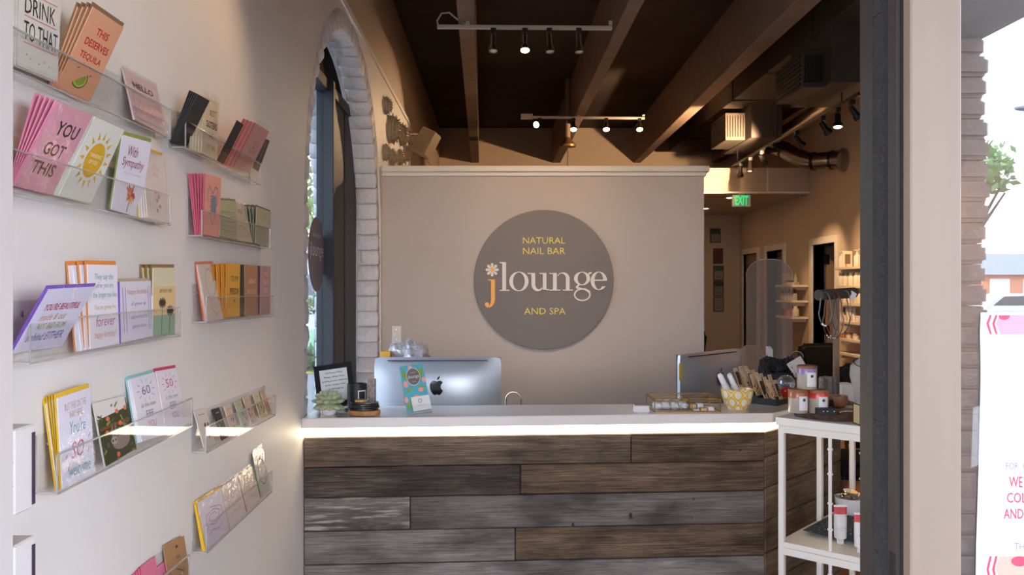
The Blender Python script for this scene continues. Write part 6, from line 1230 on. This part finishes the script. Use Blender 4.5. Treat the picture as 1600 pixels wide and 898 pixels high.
for k, (px, lbl, yy_) in enumerate(((1313, 'white cream tube with red top half on the stand shelf', 3.24), (1345, 'second red and white cream tube cut by the door jamb', 3.13))):
    c = Vector(((px - VX) / F * yy_, yy_, ZH)); t = thing('cream_tube', lbl, 'tube', c, group='cream tubes on the stand shelf'); b = MB()
    b.lathe([(0, 0), (.013, 0), (.013, .018), (.012, .02), (0, .02)], c, M_LBL, n=20); b.build('cap', t, smooth=True)
    n_ = 20; prof = [(.02, .019, .020), (.023, .021, .022), (.0245, .018, .07), (.0255, .01, .115), (.026, .0025, .142), (.026, .002, .15)]
    def ringp(r, d, z): return [Vector((c.x + r * math.cos(2 * PI * i / n_), c.y + d * math.sin(2 * PI * i / n_), c.z + z)) for i in range(n_)]
    M_TB, M_TR = mat('tube_white', '#dcd8d6', .35), mat('tube_red', '#c93a3c', .35)
    vs = [p for s_ in prof for p in ringp(*s_)]; b = MB()
    for i in range(len(prof) - 1): b.raw(ringp(*prof[i]) + ringp(*prof[i + 1]), [(a, (a + 1) % n_, n_ + (a + 1) % n_, n_ + a) for a in range(n_)], M_TR if i == 3 else M_TB)
    b.build('tube_body', t, smooth=True, fixn=False)
    b = MB(); fz = lambda u, v: Vector((c.x + u, c.y - .0145 - .001, c.z + v)); b.raw([fz(.008 * math.cos(2 * PI * i / 14), .095 + .008 * math.sin(2 * PI * i / 14)) for i in range(14)], [tuple(range(14))], M_LBL); fz2 = lambda u, v: Vector((c.x + u, c.y - .0205, c.z + v)); b.text('ALL NATURAL', fz2, -.014, .062, .014, .066, INK('#8a8488')); b.text('hand cream', fz2, -.01, .054, .01, .058, INK('#a8a2a4')); b.build('print', t, fixn=False)
c = Vector(((1328 - VX) / F * 3.62, 3.62, ZH)); t = thing('white_bowl', 'white round bowl of silver tins on the stand shelf', 'bowl', c); b = MB(); b.lathe([(0, 0), (.035, 0), (.05, .02), (.062, .06), (.064, .085), (.061, .085), (.058, .06), (.046, .022), (0, .012)], c, MATS['white_ceramic'], n=36); b.build('bowl', t, smooth=True)
for k, (dx, dy, z, tl) in enumerate(((-.02, -.015, .078, .2), (.02, .01, .082, -.15), (.0, .0, .098, .1))):
    b = MB(); ax = Vector((tl, -.15, 1)); p = Vector((c.x + dx, c.y + dy, ZH + z)); b.lathe([(0, 0), (.03, 0), (.031, .002), (.031, .012), (.029, .014), (0, .014)], p, M_CHROME, n=24, ax=ax); tag(b.build('silver_tin', smooth=True), 'round silver tin in the white bowl, ' + ('left', 'right', 'topmost')[k], 'tin', 'silver tins in the white bowl')

# ================================================================== ROOM BEYOND
# nail tables with acrylic shields
def nail_table(label, x, y, w_, ztop, zs):
    t = thing('nail_table', label, 'table', (x, y, 0)); b = MB(); b.box(x - .5, x + .5, y - .05, y + .4, .72, .75, M_DESK); b.build('top', t, bevel=.003)
    for dx in (-.46, .43):
        for dy in (-.03, .35): b = MB(); b.box(x + dx, x + dx + .03, y + dy, y + dy + .03, 0, .72, M_WM); b.build('leg', t)
def shield(label, xl, xr, y, zt, z0, rad, milky, skew=.06):
    t = thing('acrylic_shield', label, 'shield', ((xl + xr) / 2, y, z0)); pts = []
    for cx_, a0 in ((xr - rad, 0), (xl + rad, 90)):
        for i in range(9): a = math.radians(a0 + 90 * i / 8); pts.append((cx_ + rad * math.cos(a), zt - rad * .9 + rad * .9 * math.sin(a)))
    pts += [(xl, z0), (xr, z0)]
    b = MB(); b.prism([(x, y + (x - xl) * skew, z) for x, z in pts], (0, .006, 0), clear_mat('shield_acrylic_%d' % int(milky * 100), '#e4dcd6', .05, .5, .03, milky=milky)); sh = b.build('panel', t)
    b = MB(); b.tube([(x, y + (x - xl) * skew + .003, z) for x, z in pts[:-2]][::-1], .0035, ACR_E, n=6); b.build('edge', sh)
    b = MB(); b.box(xl, xr, y - .06, y + .1, z0 - .0, z0 + .008, ACR_E); b.build('foot', t)
nail_table('white nail table behind the partition end', 2.0, 5.98, .4, 1.8, .75)
shield('tall rounded acrylic shield on the nail table', (1166 - VX) / F * 6, (1240 - VX) / F * 6, 6.0, 1.6 + 45 / F * 6, .75, .14, .06)
q = P(1173, 545, 6.6)
shield('low frosted rounded acrylic panel left of the tall shield', (1152 - VX) / F * 6.25, (1196 - VX) / F * 6.25, 6.25, 1.6 - 90 / F * 6.25, .75, .09, .22)
shield('low clear rounded acrylic panel right of the tall shield', (1234 - VX) / F * 6.3, (1256 - VX) / F * 6.3, 6.3, 1.6 - 99 / F * 6.3, .75, .05, .05)
# black chairs
def chair(label, x, y, rz, zt):
    t = thing('salon_chair', label, 'chair', (x, y, 0), rz, 'black salon chairs'); M_LTH = mat('black_leather', '#0e0d0e', .65, spec=.2); b = MB()
    b.box(-.26, .26, -.26, .26, .38, .50, M_LTH); b.build('seat', t, world=False, bevel=.04, seg=3)
    pts = [(-.13, .5), (-.16, .8), (-.21, zt - .05), (-.17, zt), (.17, zt), (.21, zt - .05), (.16, .8), (.13, .5)]
    b = MB(); b.prism([(a, .22 + .08 * (z - .5), z) for a, z in pts], (0, .09, 0), M_LTH); b.build('backrest', t, world=False, bevel=.03, seg=3, smooth=True)
    for s_ in (-1, 1):
        b = MB(); b.box(s_ * .27 - .03, s_ * .27 + .03, -.22, .24, .5, .66, M_LTH); b.build('armrest', t, world=False, bevel=.02, seg=2)
        for yy_ in (-.2, .2): b = MB(); b.tube([(s_ * .2, yy_, .4), (s_ * .24, yy_ * 1.15, 0)], [.02, .012], mat('chair_wood', '#6a4a30', .5), n=8); b.build('leg', t, world=False)
chair('black wing-backed salon chair left of the wooden post', P(1292, 560, 7.3).x, 7.0, 0.25, 1.6 - 86 / F * 7.3)
chair('black salon chair behind the necklace bust', P(1345, 590, 5.6).x, 5.4, -.3, 1.6 - 118 / F * 5.7)
chair('black salon chair peeking out past the partition edge', P(1092, 520, 8.6).x, 8.5, .2, 1.6 - 66 / F * 8.6)
# framed certificates on the back wall
for k, (xa, xb, ya, yb, c1, c2, lbl) in enumerate(((1110, 1126, 357, 379, '#3f4a40', '#8d8478', 'highest certificate on the dark hallway wall'), (1115, 1130, 388, 412, '#6e1f1a', '#5a1c18', 'dark red poster among the hallway certificates'), (1115, 1131, 415, 438, '#2f5240', '#8f877c', 'certificate with green heading below the red poster'), (1115, 1131, 439, 463, '#33453c', '#7f776c', 'certificate with dark heading above the lowest frame'), (1115, 1131, 464, 487, '#8a8074', '#8a8074', 'lowest framed certificate on the hallway wall'))):
    a = P(xa, ya, 11.58); c = P(xb, yb, 11.58); t = thing('framed_certificate', lbl, 'picture frame', ((a.x + c.x) / 2, 11.6, c.z), group='certificates on the hallway wall')
    b = MB(); b.box(a.x, c.x, 11.585, 11.60, c.z, a.z, mat('cert_frame', '#3a2d26', .5)); b.build('frame', t); b = MB(); b.box(a.x + .012, c.x - .012, 11.582, 11.5855, c.z + .012, a.z - .012, cmat(c2)); sh = b.build('sheet', t); b = MB(); b.box(a.x + .012, c.x - .012, 11.58, 11.5825, a.z - .075, a.z - .012, cmat(c1)); b.build('heading', sh)
    b = MB(); b.box(a.x + .04, c.x - .04, 11.5805, 11.5825, c.z + .045, c.z + .05, M_CAN); b.build('text_line', sh)
# wall shelves with bottles
M_SH = mat('shelf_white', '#d9c9b2', .5)
def shelf(label, y0, y1, z, dep=.2):
    t = thing('wall_shelf', label, 'shelf', (XR - dep / 2, (y0 + y1) / 2, z - .025), group='white shelves on the right wall'); b = MB(); b.box(XR - dep, XR - .001, y0, y1, z - .025, z, M_SH); b.build('board', t, bevel=.002)
    for yy_ in (y0 + .06, y1 - .08): b = MB(); b.box(XR - dep * .8, XR - .001, yy_, yy_ + .02, z - .06, z - .026, M_SH); b.build('bracket', t)
ordn = ('highest', 'second', 'third', 'fourth', 'fifth', 'sixth')
protos = {}
def bottle(kind, body, cap, loc, label, group):
    key = (kind, body, cap)
    if key in protos: return dup(protos[key], loc, label=label, group=group)
    t = thing({'jar': 'cosmetic_jar', 'tube': 'cosmetic_tube'}.get(kind, 'cosmetic_bottle'), label, 'jar' if kind == 'jar' else 'bottle', (0, 0, 0), group=group); bm_, cm_ = mat('bot_' + body[1:], body, .3), mat('botcap_' + cap[1:], cap, .35); b = MB()
    if kind == 'jar': b.lathe([(0, 0), (.03, 0), (.032, .004), (.032, .035), (.028, .038)], (0, 0, 0), bm_, n=14); b.build('body', t, smooth=True, world=False); b = MB(); b.lathe([(.033, .038), (.033, .055), (0, .056)], (0, 0, 0), cm_, n=14)
    elif kind == 'pump': b.lathe([(0, 0), (.026, 0), (.028, .005), (.028, .085), (.02, .1), (.012, .105)], (0, 0, 0), bm_, n=14); b.build('body', t, smooth=True, world=False); b = MB(); b.lathe([(.013, .105), (.013, .12), (.004, .122), (.004, .14), (.01, .141), (.01, .15), (0, .151)], (0, 0, 0), cm_, n=12); b.box(-.03, 0, -.004, .004, .143, .15, cm_)
    elif kind == 'slim': b.lathe([(0, 0), (.017, 0), (.018, .004), (.018, .07), (.012, .078)], (0, 0, 0), bm_, n=12); b.build('body', t, smooth=True, world=False); b = MB(); b.lathe([(.011, .078), (.01, .125), (0, .126)], (0, 0, 0), cm_, n=12)
    elif kind == 'round': b.lathe([(0, 0), (.036, 0), (.038, .004), (.038, .075), (.03, .088), (.015, .092)], (0, 0, 0), bm_, n=16); b.build('body', t, smooth=True, world=False); b = MB(); b.lathe([(.02, .092), (.02, .118), (0, .119)], (0, 0, 0), cm_, n=12)
    else: b.lathe([(0, 0), (.02, 0), (.02, .06), (.012, .066)], (0, 0, 0), bm_, n=12); b.build('body', t, smooth=True, world=False); b = MB(); b.lathe([(.009, .066), (.008, .09), (0, .091)], (0, 0, 0), cm_, n=10)
    b.build('cap', t, smooth=True, world=False); t.location = loc; protos[key] = t; return t
CW, CB_, AM, DK = '#d8cbb8', '#cfc0aa', '#b5762c', '#2a2422'
ZL = [1.797, 1.624, 1.463, 1.296, 1.134, 1.003]
near = [[(1313, 'pump', CW, CW), (1320.5, 'short', AM, DK), (1339, 'pump', CW, CW), (1346.5, 'pump', CB_, CW)], [(1309.5, 'round', CW, '#8a8478'), (1316, 'round', CW, '#8a8478'), (1322.5, 'round', CB_, '#8a8478'), (1331, 'round', CW, CW), (1339.5, 'round', CW, CW), (1346.5, 'round', CW, CW)],
        [(1316, 'slim', CW, DK), (1321, 'round', CB_, CB_), (1329, 'round', CW, CB_), (1338, 'slim', CW, '#8a7a62'), (1344, 'round', CB_, '#8a7a62')], [(1313, 'slim', CW, CW), (1319, 'slim', CB_, DK), (1324, 'jar', CW, CW), (1329, 'round', CB_, CW), (1335, 'slim', CW, CW), (1342, 'jar', CW, CB_), (1347, 'jar', CB_, CW)],
        [(1318, 'jar', '#a86a4a', CW), (1327, 'jar', CB_, '#8a4a34'), (1338, 'jar', CW, '#b89a7a')], []]
KN = {'pump': 'pump bottle', 'short': 'amber dropper bottle', 'round': 'wide capped bottle', 'slim': 'slim bottle', 'jar': 'squat jar'}
CN = {CW: 'cream', CB_: 'beige', AM: 'amber', DK: 'dark', '#8a8478': 'grey', '#8a7a62': 'olive', '#a86a4a': 'terracotta', '#8a4a34': 'rust', '#b89a7a': 'tan'}
for k, z in enumerate(ZL):
    shelf('white wall shelf nearest the door jamb, %s from the top' % ordn[k], 6.75, 7.86, z)
    for px, kind, bc_, cc_ in near[k]:
        Xs = XR - .15; Ys = min(7.815, Xs * F / (px - VX)); bottle(kind, bc_, cc_, (Xs, Ys, z), '%s %s with %s cap on the %s near shelf toward the %s' % (CN[bc_], KN[kind], CN[cc_], ordn[k], ('left', 'centre', 'right')[min(2, max(0, int((px - 1308) / 14)))]), 'cosmetics on the near wall shelves')
q = P(1326.5, 415, 7.72); t = thing('small_frame', 'small white upright frame among bottles on the highest near shelf', 'picture frame', (3.28, 7.72, ZL[0])); b = MB(); b.box(3.22, 3.31, 7.71, 7.73, ZL[0], ZL[0] + .15, M_SH); b.build('frame', t, bevel=.002); b = MB(); b.box(3.24, 3.29, 7.706, 7.7105, ZL[0] + .03, ZL[0] + .12, INK('#6a5a4a')); b.build('picture', t)
t = thing('small_frame', 'small tilted photo card on the fifth near shelf', 'picture frame', (3.27, 7.35, ZL[4])); b = MB(); b.box(3.24, 3.33, 7.35, 7.36, ZL[4], ZL[4] + .10, INK('#2f2620')); b.build('frame', t); b = MB(); b.box(3.25, 3.32, 7.3485, 7.3505, ZL[4] + .01, ZL[4] + .05, M_SH); b.build('picture', t)
ZF = [1.636, 1.464, 1.286]
far = [[('slim', CW, CW, 1257), ('slim', CB_, CW, 1251)], [('slim', CW, DK, 1219 + 4.6 * i) for i in range(10)], [('slim', '#b58a8a', CW, 1217), ('slim', '#b58a8a', CW, 1222), ('slim', '#b58a8a', CW, 1227), ('round', '#c85a44', '#c85a44', 1234), ('slim', DK, DK, 1243), ('slim', DK, DK, 1248), ('round', CB_, CB_, 1255)]]
for k, z in enumerate(ZF):
    shelf('white wall shelf between the two doorways, %s from the top' % ordn[k], 9.04, 9.52, z)
    for kind, bc_, cc_, px in far[k]:
        Xs = XR - .13; Ys = min(9.5, max(9.07, Xs * F / (px - VX))); nmm = {'#b58a8a': 'pale rose', '#c85a44': 'coral red'}; CN.update(nmm)
        bottle(kind, bc_, cc_, (Xs, Ys, z), '%s %s with %s cap on the %s shelf between the doorways' % (CN[bc_], KN[kind], CN[cc_], ordn[k]), 'bottles on the shelf between the doorways')
b = MB(); b.box(3.24, 3.36, 9.40, 9.42, ZF[0], ZF[0] + .13, M_SH); tag(b.build('white_card', bevel=.001), 'white card standing on the shelf between the doorways', 'card')
t = thing('product_tray', 'low pale tray with a dark object on the shelf between doorways', 'tray', (3.28, 9.28, ZF[0])); b = MB(); b.box(3.22, 3.36, 9.2, 9.34, ZF[0], ZF[0] + .03, M_SH); b.build('tray', t, bevel=.002); b = MB(); b.box(3.24, 3.34, 9.24, 9.30, ZF[0] + .03, ZF[0] + .05, M_CAN); b.build('dark_clip', t, bevel=.002)
